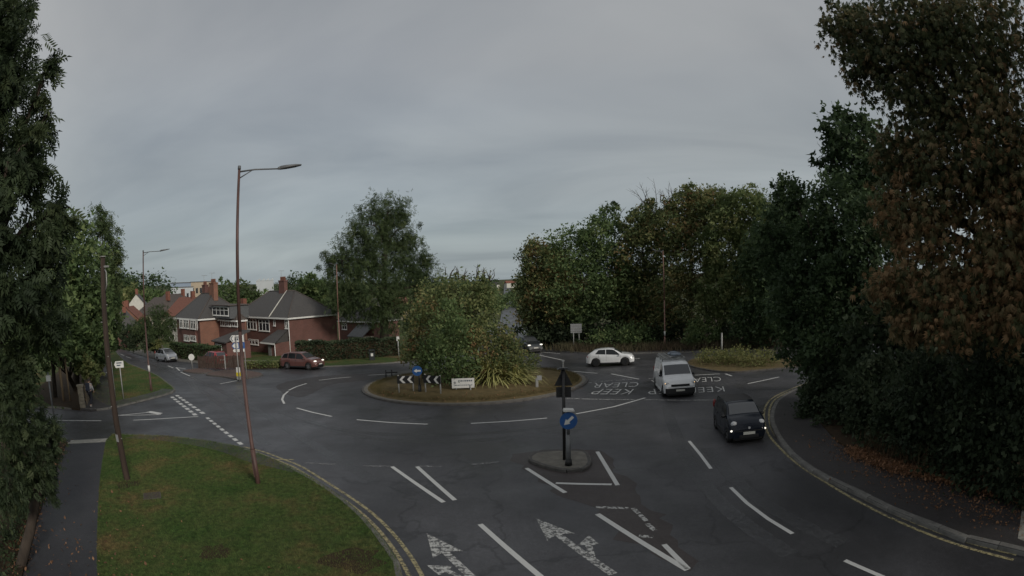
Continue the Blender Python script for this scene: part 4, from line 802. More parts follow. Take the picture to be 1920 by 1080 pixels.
b = MB(); b.box(-.17, .17, -.1, .1, 0, .28, None, .03); b.build('base', 'sign_grey', o); b = MB(); b.box(-.19, .19, -.11, .11, .28, .6, None, .04); b.build('yellow_shell', 'yellow_plastic', o); b = MB(); b.box(-.18, .18, -.10, .10, .6, 1.0, None, .05); b.build('white_shell', 'white_plastic', o)
# round sign on the far tip of the refuge
g = G(361, 693, .1); o = thing('round_sign', 'pale round sign on a thin post at the tip of the left refuge', 'road sign', g); zs = hz(360, 669.5, g.x, g.y)-g.z; n = facing(g)
b = MB(); b.tube([(0, 0, -.1), (0, 0, zs+.2)], .04, 8); b.build('post', 'galv', o); b = MB(); flat(b, Vector((0, 0, zs)), n, [(.32*math.cos(k*math.pi/12), .32*math.sin(k*math.pi/12)) for k in range(24)], .05, .02); b.build('disc', 'sign_white', o)
# signs on the corner verge
g = G(232, 748, .11); o = thing('flag_sign', 'white arrow-shaped street sign on post on the corner verge', 'road sign', g); zs = hz(226, 683, g.x, g.y)-g.z; n = facing(g)
b = MB(); b.tube([(0, 0, -.1), (0, 0, zs+.22)], .045, 8); b.build('post', 'galv', o)
b = MB(); flat(b, Vector((-.05, 0, zs)), n, [(-.38, 0), (-.28, -.22), (.34, -.22), (.34, .22), (-.28, .22)], .05, .03); b.build('panel', 'sign_white', o)
b = MB()
for z, x0, x1 in ((.06, -.2, .2), (-.1, -.2, .1)): flat(b, Vector((-.05, 0, zs)), n, [(x0, z), (x1, z), (x1, z+.08), (x0, z+.08)], .0815, .003)
b.build('text_line', 'ink', o)['kind'] = 'stuff'
def post(px, py, top, r, m, label, name='post', extra=None, dz=.1):
    g = G(px, py, dz); h = hz(*top, g.x, g.y)-g.z; o = thing(name, label, 'post', g); b = MB(); b.tube([(0, 0, -.1), (0, 0, h)], r, 8); b.build('shaft', m, o)
    b = MB(); b.cyl((0, 0, h), r*1.15, .04, 8); b.build('cap', m, o)
    if extra: extra(o, h, facing(g))
    return o
def plate(w, hh, m, dz=0): 
    def f(o, h, n): b = MB(); flat(b, Vector((0, 0, h-hh/2-dz)), n, [(-w/2, -hh/2), (w/2, -hh/2), (w/2, hh/2), (-w/2, hh/2)], .05, .02); b.build('plate', m, o)
    return f
post(216, 745, (209, 680), .06, 'sign_grey', 'plain grey post just right of the utility pole on the corner verge')
post(120, 752, (116, 671), .11, 'post_wood', 'thicker of the two tall timber posts under the left trees', 'timber_post')
post(132, 752, (122, 671), .07, 'post_wood', 'thinner of the two tall timber posts under the left trees', 'timber_post')
post(104, 796, (91, 700), .05, 'grey_metal', 'thin grey sign post with a small white plate left of the side road', 'sign_post', plate(.3, .3, 'sign_white', .1))
post(583, 668, (583, 636), .045, 'galv', 'grey post with a small white notice before the hedge by the maroon car', 'sign_post', plate(.42, .5, 'sign_white'))
post(748, 672, (747, 631), .06, 'galv', 'white-topped grey post left of the roundabout shrubs', 'sign_post', plate(.3, .45, 'sign_white'))
post(1353, 668, (1352, 625), .075, 'galv', 'pale post behind the golden hedge')
post(735, 707, (734, 694), .05, 'black_metal', 'right short black post of the low barrier behind the chevron board', 'barrier_post', plate(.9, .08, 'black_metal', .15), 0)
post(724, 709, (723, 695), .05, 'black_metal', 'left short black post of the low barrier behind the chevron board', 'barrier_post', None, 0)
g = G(1081, 657); o = thing('sign_board', 'grey back of a large road sign at the edge of the far wood', 'road sign', g); zt = hz(1084, 607, g.x, g.y)-g.z; zl = hz(1084, 624, g.x, g.y)-g.z; n = facing(g)
for s in (-.3, .3): b = MB(); b.tube([(s, 0, -.1), (s, 0, zl+.4)], .05, 8); b.build('post', 'galv', o)
b = MB(); flat(b, Vector((0, 0, (zt+zl)/2)), n, [(-.6, -(zt-zl)/2), (.6, -(zt-zl)/2), (.6, (zt-zl)/2), (-.6, (zt-zl)/2)], .05, .03); b.build('panel', 'sign_grey', o)
for z in (.2, .5, .8): q = zl+(zt-zl)*z; b = MB(); flat(b, Vector((0, 0, q)), n, [(-.55, -.03), (.55, -.03), (.55, .03), (-.55, .03)], .081, .03); b.build('rib', 'galv', o)
# grit bin / litter bin before the hedge
g = G(698, 677); o = thing('litter_bin', 'dark litter bin with a white label before the hedge', 'litter bin', g, .3)
b = MB(); b.box(-.3, .3, -.28, .28, 0, .95, None, .05); b.build('body', mat('bin_plastic', (.018, .022, .024), .5), o); b = MB(); b.box(-.33, .33, -.31, .31, 1.12, 1.2, None, .06); 
for x in (-.27, .27): b.box(x-.03, x+.03, -.26, .26, .95, 1.12)
b.build('hood', 'bin_plastic', o); b = MB(); b.box(-.12, .12, -.296, -.284, .55, .85); b.build('label_plate', 'sign_white', o)
# low stone pillar and garden wall by the pedestrian
g = G(156, 764, .11); o = thing('gate_pillar', 'weathered stone gate pillar beside the pedestrian', 'pillar', g, .7)
for k in range(6): b = MB(); j = random.uniform(-.015, .015); b.box(-.2+j, .2+j, -.2, .2, k*.22+.004, (k+1)*.22-.008, None, .02); b.build('stone_block', mat('old_stone', (.20, .18, .14), .9, .35, 6, bump=.6), o)
b = MB(); b.box(-.25, .25, -.25, .25, 1.315, 1.42, None, .03); b.build('cap_stone', 'old_stone', o)
o = thing('timber_fence', 'mossy upright-board fence running back from the gate pillar', 'fence', G(163, 757, .11)); org = o.location
a, c = G(163, 760, .11), G(188, 700, .11); nb = 34
for k in range(nb):
    p = a.lerp(c, k/nb); M = frame((p.x, p.y, P(p.x, p.y)+.1), (c-a)); b = MB(); l = (c-a).length/nb; b.box(.01, l-.02, -.012, .012, 0, 1.25+random.uniform(-.05, .05), M); b.build('board', 'post_wood', o, org)
for z in (.35, 1.0): b = MB(); M = frame((a.x, a.y, a.z+z), (c-a)); b.box(0, (c-a).length, .013, .06, -.04, .04, M); b.build('rail', 'post_wood', o, org)
# ------------------------------------------------------------------ vehicles
mat('car_glass', (.012, .014, .017), .08, spec=.38)
mat('screen_glass', (.05, .054, .06), .06, spec=.9)
mat('tyre', (.012, .012, .012), .85, .2, 12)
mat('rim', (.22, .22, .23), .35, metal=.7)
mat('rim_dark', (.030, .030, .032), .4, metal=.3)
mat('car_trim', (.014, .014, .015), .6)
mat('plate_white', (.55, .55, .50), .5)
mat('lamp_off', (.45, .46, .47), .15, coat=.6)
mat('lamp_red', (.22, .012, .010), .25, coat=.5)
mat('lamp_lit', (.8, .8, .75), .2, emit=((1, .93, .8), .9))
mat('lamp_amber', (.8, .45, .2), .2, emit=((1, .62, .28), 1.1))
def carpaint(n, c, metal=0.0, rough=.3): return mat(n, c, rough, metal=metal, coat=.7, var=.06, scale=3)
carpaint('paint_white', (.66, .67, .68)); carpaint('paint_red', (.15, .066, .058), .3, .35); mat('paint_black', (.006, .009, .016), .22, spec=.35, var=.06, scale=3); carpaint('paint_silver', (.36, .38, .42), .4); carpaint('paint_dark', (.04, .045, .05), .3); carpaint('paint_scarlet', (.30, .02, .03)); carpaint('van_white', (.70, .71, .72), 0, .4)
def interp(pts, x):
    if x <= pts[0][0]: return pts[0][1]
    for (a, u), (c, v) in zip(pts, pts[1:]):
        if x <= c:
            t = (x-a)/(c-a); return u+(v-u)*t
    return pts[-1][1]
def sm(pts, x, r=.12): return sum(interp(pts, x+r*k/2) for k in (-2, -1, 0, 1, 2))/5
def car(name, label, cat, pos, head, sp, paint, lights='lamp_off', rim='rim', group='cars on the road', lit2=None, k=1.0):
    Ln, Wd, top, belt, wx, wr = sp['L'], sp['W'], sp['top'], sp['belt'], sp['wheels'], sp['wr']
    o = thing(name, label, cat, (0, 0, 0), 0, group); ax = Vector((head[0], head[1], -.04*head[1]+.014*head[0]))
    o.matrix_world = frame((pos[0], pos[1], P(pos[0], pos[1])+.004), ax, NRM) @ Matrix.Scale(k, 4)
    hw = Wd/2; n = 46; xs = sorted(set([-Ln/2+Ln*k/n for k in range(n+1)]+[-Ln/2+.05, Ln/2-.05]+[w+wr*1.13*math.cos(a) for w in wx for a in [math.pi*q/8 for q in range(9)]]))
    def sec(x):
        zt = sm(top, x); zb_ = min(sm(belt, x), zt-.015); e = max(0, (abs(x)-(Ln/2-.55))/.55); w = hw*(1-.17*e**2.2)
        z0 = sp.get('sill', .2)+.10*e
        for q in wx:
            dx = abs(x-q); Ra = wr*1.13
            if dx < Ra+1e-6: z0 = max(z0, wr+math.sqrt(max(0, Ra*Ra-dx*dx))*.98)
        z0 = min(z0, zb_-.06); wt = w-.09-sp.get('tumble', .27)*max(0, zt-zb_-.03)
        hgt = zb_-z0
        return [(w*.965, z0), (w*.995, z0+hgt*.3), (w, z0+hgt*.62), (w*.985, z0+hgt*.88), (w*.955, zb_), (wt+(w*.955-wt)*.1, zb_+(zt-zb_)*.9), (wt*.92, zt-.012), (wt*.5, zt+.004), (0, zt+.01)]
    S_ = [sec(x) for x in xs]; b = MB(); m = 17
    for x, s in zip(xs, S_):
        b.v += [(x, y, z) for y, z in s]+[(x, -y, z) for y, z in s[-2::-1]]
    for i in range(len(xs)-1):
        for j in range(m-1): b.f.append((i*m+j, (i+1)*m+j, (i+1)*m+j+1, i*m+j+1)); b.sm.append(True)
    b.f += [tuple(range(m)), tuple(reversed(range((len(xs)-1)*m, len(xs)*m)))]; b.sm += [False]*2
    body = b.build('body', paint, o)
    b = MB(); b.box(-Ln/2+.12, Ln/2-.12, -hw+.2, hw-.2, .17, .55); b.build('underbody', 'car_trim', o)
    # glass follows the body surface, a few millimetres proud
    def at(x, k): return sec(x)[k]
    def side(x0, x1, slant0, slant1, nm='side_window'):
        for s in (1, -1):
            b = MB(); st = 7
            for i in range(st+1):
                t = i/st; xb, xt = x0+(x1-x0)*t, (x0+slant0)+((x1+slant1)-(x0+slant0))*t
                a, c = at(xb, 4), at(xt, 5)
                lo = (a[0]+(at(xb, 5)[0]-a[0])*.05+.006, a[1]+(at(xb, 5)[1]-a[1])*.05+.01); aa = at(xt, 4); hi = (aa[0]+(c[0]-aa[0])*.96+.006, aa[1]+(c[1]-aa[1])*.96)
                b.v += [(xb, s*lo[0], lo[1]), (xt, s*hi[0], hi[1])]
            for i in range(st): q = (2*i, 2*i+2, 2*i+3, 2*i+1); b.f.append(q if s < 0 else q[::-1]); b.sm.append(True)
            b.build(nm, 'car_glass', o)
    for w in sp['win']: side(*w)
    def screen(x0, x1, nm, off):
        b = MB(); st = 6
        for i in range(st+1):
            x = x0+(x1-x0)*i/st; s = sec(x)
            row = [(s[6][0]*1.02, s[6][1]), (s[7][0], s[7][1]), (0, s[8][1]), (-s[7][0], s[7][1]), (-s[6][0]*1.02, s[6][1])]
            b.v += [(x+off*.012, y, z+.009) for y, z in row]
        for i in range(st):
            for j in range(4): q = (i*5+j, (i+1)*5+j, (i+1)*5+j+1, i*5+j+1); b.f.append(q); b.sm.append(True)
        b.build(nm, 'screen_glass', o)
    screen(*sp['wind'], 'windscreen', 1); screen(*sp['rear'], 'rear_window', -1)
    # wheels
    for q in wx:
        for s in (1, -1):
            M = Matrix.Translation((q, s*(hw-.115), wr)) @ Matrix.Rotation(math.pi/2, 4, 'X'); b = MB()
            prof = [(wr*.62, -.1), (wr*.94, -.1), (wr, -.07), (wr, .07), (wr*.94, .1), (wr*.62, .1)]; ns = 24
            for r, z in prof:
                for j in range(ns): t = 2*math.pi*j/ns; b.v.append(tuple(M @ Vector((r*math.cos(t), r*math.sin(t), z))))
            for k in range(5):
                for j in range(ns): u = (j+1) % ns; b.f.append((k*ns+j, k*ns+u, (k+1)*ns+u, (k+1)*ns+j)); b.sm.append(True)
            wh = b.build('wheel', 'tyre', o); b = MB(); b.cyl((0, 0, -.05), wr*.63, .1, 20, M)
            for k in range(5):
                R = M @ Matrix.Rotation(2*math.pi*k/5+.3, 4, 'Z'); b.box(.03, wr*.6, -.035, .035, *((-.085, -.05) if s > 0 else (.05, .085)), R)
            b.build('rim', rim, wh)
    def pod(nm, x, y, z, rx, ry, rz, m_, par=o):
        b = MB(); N1, N2 = 10, 6
        for i in range(N2+1):
            for j in range(N1): a, c = math.pi*(i/N2-.5), 2*math.pi*j/N1; b.v.append((x+rx*math.cos(a)*math.cos(c), y+ry*math.cos(a)*math.sin(c), z+rz*math.sin(a)))
        for i in range(N2):
            for j in range(N1): q = (j+1) % N1; b.f.append((i*N1+j, i*N1+q, (i+1)*N1+q, (i+1)*N1+j)); b.sm.append(True)
        return b.build(nm, m_, par)
    hx, hy, hz_, hr = sp['hl']; tx, ty, tz_, tr = sp['tl']
    for s in (1, -1):
        pod('headlight', hx, s*hy, hz_, *hr, lights); pod('tail_light', tx, s*ty, tz_, *tr, 'lamp_red')
        if lit2: pod('running_light', lit2[0], s*lit2[1], lit2[2], .06, .11, .05, lit2[3])
        mx_ = sp['mir']; pod('door_mirror', mx_[0], s*(hw+.05), mx_[1], .06, .1, .075, paint if sp.get('mirbody') else 'car_trim')
        for xh in sp['handles']: b = MB(); b.box(xh-.08, xh+.08, *sorted((s*(hw-.005), s*(hw+.018))), sp['hz']-.013, sp['hz']+.013); b.build('door_handle', sp.get('hm', 'car_trim'), o)
        for xd in sp['doors']:
            b = MB()
            s3 = sec(xd); zs = [s3[1][1], s3[2][1], s3[3][1], s3[4][1]]; ys_ = [s3[1][0], s3[2][0], s3[3][0], s3[4][0]]
            for i in range(3): b.face([(xd-.006, s*(ys_[i]+.003), zs[i]), (xd+.006, s*(ys_[i]+.003), zs[i]), (xd+.006, s*(ys_[i+1]+.003), zs[i+1]), (xd-.006, s*(ys_[i+1]+.003), zs[i+1])])
            b.build('door_seam', 'car_trim', o)
        b = MB(); b.box(wx[0]+wr*1.2, wx[1]-wr*1.2, *sorted((s*(hw*.93), s*(hw*.995+.006))), sp.get('sill', .2)-.01, sp.get('sill', .2)+.1); b.build('sill_trim', sp.get('sillm', 'car_trim'), o)
    F = Ln/2
    for nm, y0, y1, z0, z1, m_ in sp['front']: b = MB(); b.box(F-.12, F+.012+(.012 if 'plate' in nm else .004 if nm == 'grille' else 0), y0, y1, z0, z1, None, .01); b.build(nm, m_, o)
    for nm, y0, y1, z0, z1, m_ in sp['back']: b = MB(); b.box(-F-.012-(.01 if 'plate' in nm else 0), -F+.12, y0, y1, z0, z1, None, .01); b.build(nm, m_, o)
    if sp.get('roofm'):
        b = MB(); x0, x1 = sp['roofspan']; st = 8
        for i in range(st+1):
            x = x0+(x1-x0)*i/st; s = sec(x); row = [(s[5][0]+.004, s[5][1]+.02), (s[6][0], s[6][1]), (s[7][0], s[7][1]), (0, s[8][1])]; row = row+[(-y, z) for y, z in row[-2::-1]]
            b.v += [(x, y, z+.007) for y, z in row]
        for i in range(st):
            for j in range(6): b.f.append((i*7+j, (i+1)*7+j, (i+1)*7+j+1, i*7+j+1)); b.sm.append(True)
        b.build('roof_panel', sp['roofm'], o)
    return o
SUV = dict(L=4.4, W=1.82, wheels=(-1.32, 1.34), wr=.38, sill=.26, tumble=.3,
    top=[(-2.2, .82), (-2.14, 1.0), (-1.98, 1.16), (-1.5, 1.47), (-1.0, 1.58), (-.2, 1.62), (.25, 1.58), (.62, 1.42), (1.12, 1.12), (1.6, 1.07), (2.0, .99), (2.15, .86), (2.2, .66)],
    belt=[(-2.2, .8), (-1.9, 1.18), (-1.0, 1.10), (.9, .99), (1.2, 1.05), (1.6, 1.0), (2.2, .62)], win=[(-1.35, -.42, .3, 0), (-.36, .95, 0, -.55)], wind=(1.08, .40), rear=(-1.95, -1.52),
    hl=(2.0, .68, .78, (.16, .16, .06)), tl=(-2.06, .72, .92, (.1, .15, .06)), mir=(.85, 1.0), mirbody=True, handles=(-.28, .72), hz=.88, doors=(-1.05, -.36, .95), hm='paint_white',
    front=[('grille', -.5, .5, .36, .5, 'car_trim'), ('number_plate', -.26, .26, .5, .61, 'plate_white')], back=[('number_plate', -.26, .26, .62, .73, 'plate_white'), ('bumper', -.7, .7, .34, .46, 'car_trim')])
XT = dict(SUV, L=4.66, W=1.84, wheels=(-1.32, 1.38), wr=.36, top=[(-2.33, .85), (-2.26, 1.1), (-2.1, 1.38), (-1.75, 1.6), (-1.0, 1.71), (0, 1.71), (.35, 1.66), (.75, 1.46), (1.2, 1.14), (1.7, 1.06), (2.1, .95), (2.28, .78), (2.33, .64)],
    belt=[(-2.33, .8), (-2.05, 1.14), (-1, 1.08), (1.0, 1.0), (1.3, 1.06), (1.7, 1.0), (2.33, .6)], win=[(-1.95, -1.2, .25, 0), (-1.12, -.2, 0, 0), (-.14, 1.02, 0, -.5)], wind=(1.16, .5), rear=(-2.18, -1.8), hl=(2.14, .68, .86, (.15, .18, .07)), tl=(-2.16, .74, 1.0, (.12, .14, .08)), mir=(.9, 1.08), handles=(-.12, -.95), hz=.95, doors=(-1.15, -.15, 1.0), hm='car_trim')
HATCH = dict(SUV, L=3.68, W=1.64, wheels=(-1.12, 1.18), wr=.29, sill=.2, tumble=.2, top=[(-1.84, .8), (-1.8, 1.15), (-1.62, 1.44), (-1.2, 1.53), (-.2, 1.55), (.35, 1.5), (.62, 1.38), (1.02, 1.08), (1.35, 1.02), (1.66, .88), (1.8, .7), (1.84, .56)],
    belt=[(-1.84, .75), (-1.6, 1.02), (-.6, .98), (.85, .95), (1.05, 1.02), (1.4, .94), (1.84, .52)], win=[(-1.45, -.92, .12, 0), (-.84, .0, 0, 0), (.06, .86, 0, -.36)], wind=(1.0, .44), rear=(-1.78, -1.55),
    hl=(1.55, .60, .83, (.14, .15, .12)), tl=(-1.76, .7, 1.05, (.08, .08, .22)), mir=(.8, 1.02), mirbody=False, handles=(.12, -.72), hz=.86, doors=(-.88, .03, .9), hm='car_trim',
    front=[('grille', -.42, .42, .3, .42, 'car_trim'), ('number_plate', -.26, .26, .43, .54, 'plate_white'), ('bumper_strip', -.6, .6, .56, .6, 'car_trim'), ('emblem', -.045, .045, .66, .73, 'lamp_off')], back=[('number_plate', -.26, .26, .62, .73, 'plate_white')])
PANDA = dict(HATCH, roofm='car_trim', roofspan=(-1.45, .2))
VAN = dict(L=5.0, W=1.94, wheels=(-1.6, 1.62), wr=.34, sill=.24, tumble=.13,
    top=[(-2.5, 1.0), (-2.49, 1.7), (-2.42, 1.9), (-2.2, 1.94), (.4, 1.95), (.75, 1.9), (1.05, 1.74), (1.62, 1.28), (1.8, 1.16), (2.2, 1.06), (2.4, .92), (2.5, .62)],
    belt=[(-2.5, .95), (-2.3, 1.16), (1.0, 1.14), (1.5, 1.08), (1.85, 1.1), (2.2, 1.0), (2.5, .56)], win=[(.28, 1.45, 0, -.45)], wind=(1.62, .98), rear=(-2.49, -2.44),
    hl=(2.26, .76, .86, (.14, .15, .1)), tl=(-2.44, .86, 1.1, (.06, .07, .22)), mir=(1.3, 1.22), handles=(.5, -.6), hz=1.02, doors=(-1.0, .25, 1.5), hm='van_white', sillm='van_white',
    front=[('grille', -.55, .55, .7, .82, 'car_trim'), ('bumper', -.88, .88, .3, .6, 'car_trim'), ('number_plate', -.26, .26, .42, .53, 'plate_white')], back=[('number_plate', -.26, .26, .8, .91, 'plate_white'), ('bumper', -.9, .9, .3, .5, 'car_trim')])
def place(rear_px, front_px, sp, side=1):
    r, f = G(*rear_px), G(*front_px); h = Vector((f.x-r.x, f.y-r.y)).normalized(); l = Vector((-h.y, h.x))*side
    mid = (Vector(r[:2])+Vector(f[:2]))/2; off = sum(sp['wheels'])/2; c = mid+l*(sp['W']/2-.1)-h*off; return c, h
c, h = place((1117, 688), (1172, 686), SUV); car('white_crossover', 'white crossover car crossing behind the roundabout', 'car', c, h, SUV, 'paint_white', 'lamp_off', 'rim_dark', k=.89)
c, h = place((535.5, 692.3), (582, 694), XT); car('maroon_suv', 'maroon car driving past the brick house', 'car', c, h, XT, 'paint_red', 'lamp_lit', k=.95)
q = G(1271, 741.5); h = Vector((-.13, -.99)).normalized(); c = Vector(q[:2])-h*1.62*.93; van = car('panel_van', 'white panel van with loaded roof rack coming towards the camera', 'van', c, h, VAN, 'van_white', 'lamp_off', 'rim', lit2=(2.30, .80, .87, 'lamp_amber'), k=.93); VC, VH = c, h
c, h = place((1342, 805), (1361, 827), HATCH); car('black_hatchback', 'small black hatchback nearest the camera by the right kerb', 'car', c, h, PANDA, 'paint_black', 'lamp_off', 'rim', lit2=(1.70, .68, .58, 'lamp_lit'), k=.91)
q = G(312, 677.5); car('silver_hatchback', 'silver hatchback approaching on the left road', 'car', (q.x, q.y), Vector((.93, -.37)), HATCH, 'paint_silver')
q = G(990, 659); car('dark_saloon', 'dark car with headlights lit half hidden by the roundabout shrubs', 'car', (q.x, q.y), Vector((.35, -.94)), XT, 'paint_dark', 'lamp_lit')
q = D(401, 664, 58); o = car('red_parked_car', 'red parked car whose roof shows over the garden fence', 'car', (q.x, q.y), Vector((-.87, .49)), HATCH, 'paint_scarlet', group='parked cars')
# roof rack of the van, and what is tied on it
b = MB()
for x in (-1.7, -.6, .3): b.box(x-.03, x+.03, -.72, .72, 2.03, 2.08); b.box(x-.03, x+.03, -.74, -.69, 1.9, 2.05); b.box(x-.03, x+.03, .69, .74, 1.9, 2.05)
for y in (-.7, .7): b.box(-2.0, .5, y-.025, y+.025, 2.081, 2.125)
b.build('roof_rack', 'galv', van)
def onvan(name, label, cat):
    o = thing(name, label, cat); o.matrix_world = van.matrix_world.copy(); return o
o = onvan('ladder', 'aluminium ladder tied on the van roof rack', 'ladder')
for y in (-.62, -.25): b = MB(); b.box(-2.1, .75, y-.03, y+.03, 2.128, 2.2); b.build('rail', 'galv', o)
for k in range(10): b = MB(); b.tube([(-1.95+k*.28, -.59, 2.165), (-1.95+k*.28, -.28, 2.165)], .016, 6); b.build('rung', 'galv', o)
o = onvan('tarpaulin_bundle', 'blue-grey wrapped bundle on the van roof rack', 'bundle'); b = MB(); rr = random.Random(3)
N1, N2 = 12, 14
for i in range(N2+1):
    t = i/N2; r = (.06+.24*math.sin(math.pi*t)**.45)
    for j in range(N1): a = 2*math.pi*j/N1; k = r*rr.uniform(.82, 1.12); b.v.append((-1.5+1.7*t, .22+1.35*k*math.cos(a), max(2.128, 2.26+.42*k*math.sin(a))))
for i in range(N2):
    for j in range(N1): q = (j+1) % N1; b.f.append((i*N1+j, i*N1+q, (i+1)*N1+q, (i+1)*N1+j)); b.sm.append(False)
b.build('wrapping', mat('tarp', (.16, .19, .23), .6, .5, 3), o)
for x in (-1.1, -.4): b = MB(); b.box(x-.02, x+.02, -.2, .62, 2.385, 2.4); b.build('strap', 'car_trim', o)

# ------------------------------------------------------------------ houses
def brick(name, c, c2, mortar):
    m = bpy.data.materials.new(name); m.use_nodes = True; t = m.node_tree; b = t.nodes['Principled BSDF']; b.inputs['Roughness'].default_value = .9
    uv = t.nodes.new('ShaderNodeUVMap'); br = t.nodes.new('ShaderNodeTexBrick'); t.links.new(uv.outputs[0], br.inputs['Vector'])
    br.inputs['Color1'].default_value = (*c, 1); br.inputs['Color2'].default_value = (*c2, 1); br.inputs['Mortar'].default_value = (*mortar, 1); br.inputs['Scale'].default_value = 1; br.inputs['Mortar Size'].default_value = .008
    br.inputs['Brick Width'].default_value = .225; br.inputs['Row Height'].default_value = .075
    n = t.nodes.new('ShaderNodeTexNoise'); n.inputs['Scale'].default_value = .8; n.inputs['Detail'].default_value = 6; t.links.new(uv.outputs[0], n.inputs['Vector'])
    mx = t.nodes.new('ShaderNodeMix'); mx.data_type = 'RGBA'; mx.blend_type = 'MULTIPLY'; mx.inputs[0].default_value = .55; r = t.nodes.new('ShaderNodeValToRGB'); r.color_ramp.elements[0].position = .3; r.color_ramp.elements[1].position = .7; r.color_ramp.elements[0].color = (.5, .5, .5, 1); t.links.new(n.outputs['Fac'], r.inputs[0])
    t.links.new(br.outputs['Color'], mx.inputs[6]); t.links.new(r.outputs[0], mx.inputs[7]); t.links.new(mx.outputs[2], b.inputs['Base Color']); MAT[name] = m
brick('brick_red', (.18, .070, .056), (.14, .056, .046), (.16, .125, .11)); brick('brick_orange', (.28, .115, .072), (.22, .092, .060), (.25, .19, .15))
mat('slate', (.045, .044, .045), .7, scale=5, col2=(.090, .084, .080), bump=.4, bscale=12, stretch=(1, 1, 3)); mat('slate_brown', (.060, .050, .046), .75, scale=5, col2=(.11, .090, .080), bump=.4, stretch=(1, 1, 3)); mat('clay_tile', (.19, .075, .050), .8, .3, 4, bump=.4)
mat('render_white', (.56, .55, .50), .8, .12, 2); mat('render_cream', (.48, .43, .33), .8, .12, 2); mat('upvc', (.74, .74, .72), .4, .05, 3); mat('window_glass', (.030, .034, .040), .08, spec=.8); mat('lead', (.10, .105, .11), .6, .2, 4); mat('garage_grey', (.20, .205, .20), .6, .1, 3); mat('clay_pot', (.17, .075, .05), .8, .2, 4)
def uvwall(o, M):                            # metres along the wall and up, for the brick courses
    me = o.data; uv = me.uv_layers.new(name='UVMap'); Mi = M.inverted()
    for p in me.polygons:
        n = p.normal
        for li in p.loop_indices:
            v = me.vertices[me.loops[li].vertex_index].co
            uv.data[li].uv = ((v.x if abs(n.y) > abs(n.x) else v.y), v.z)
def onwall(px, py, C, f):
    d = ray(px, py); det = d.x*(-f[1])-(-f[0])*d.y                # t*d - u*f = C
    t = (C[0]*(-f[1])-(-f[0])*C[1])/det; u = (d.x*C[1]-d.y*C[0])/det
    return u, HC+t*d.z
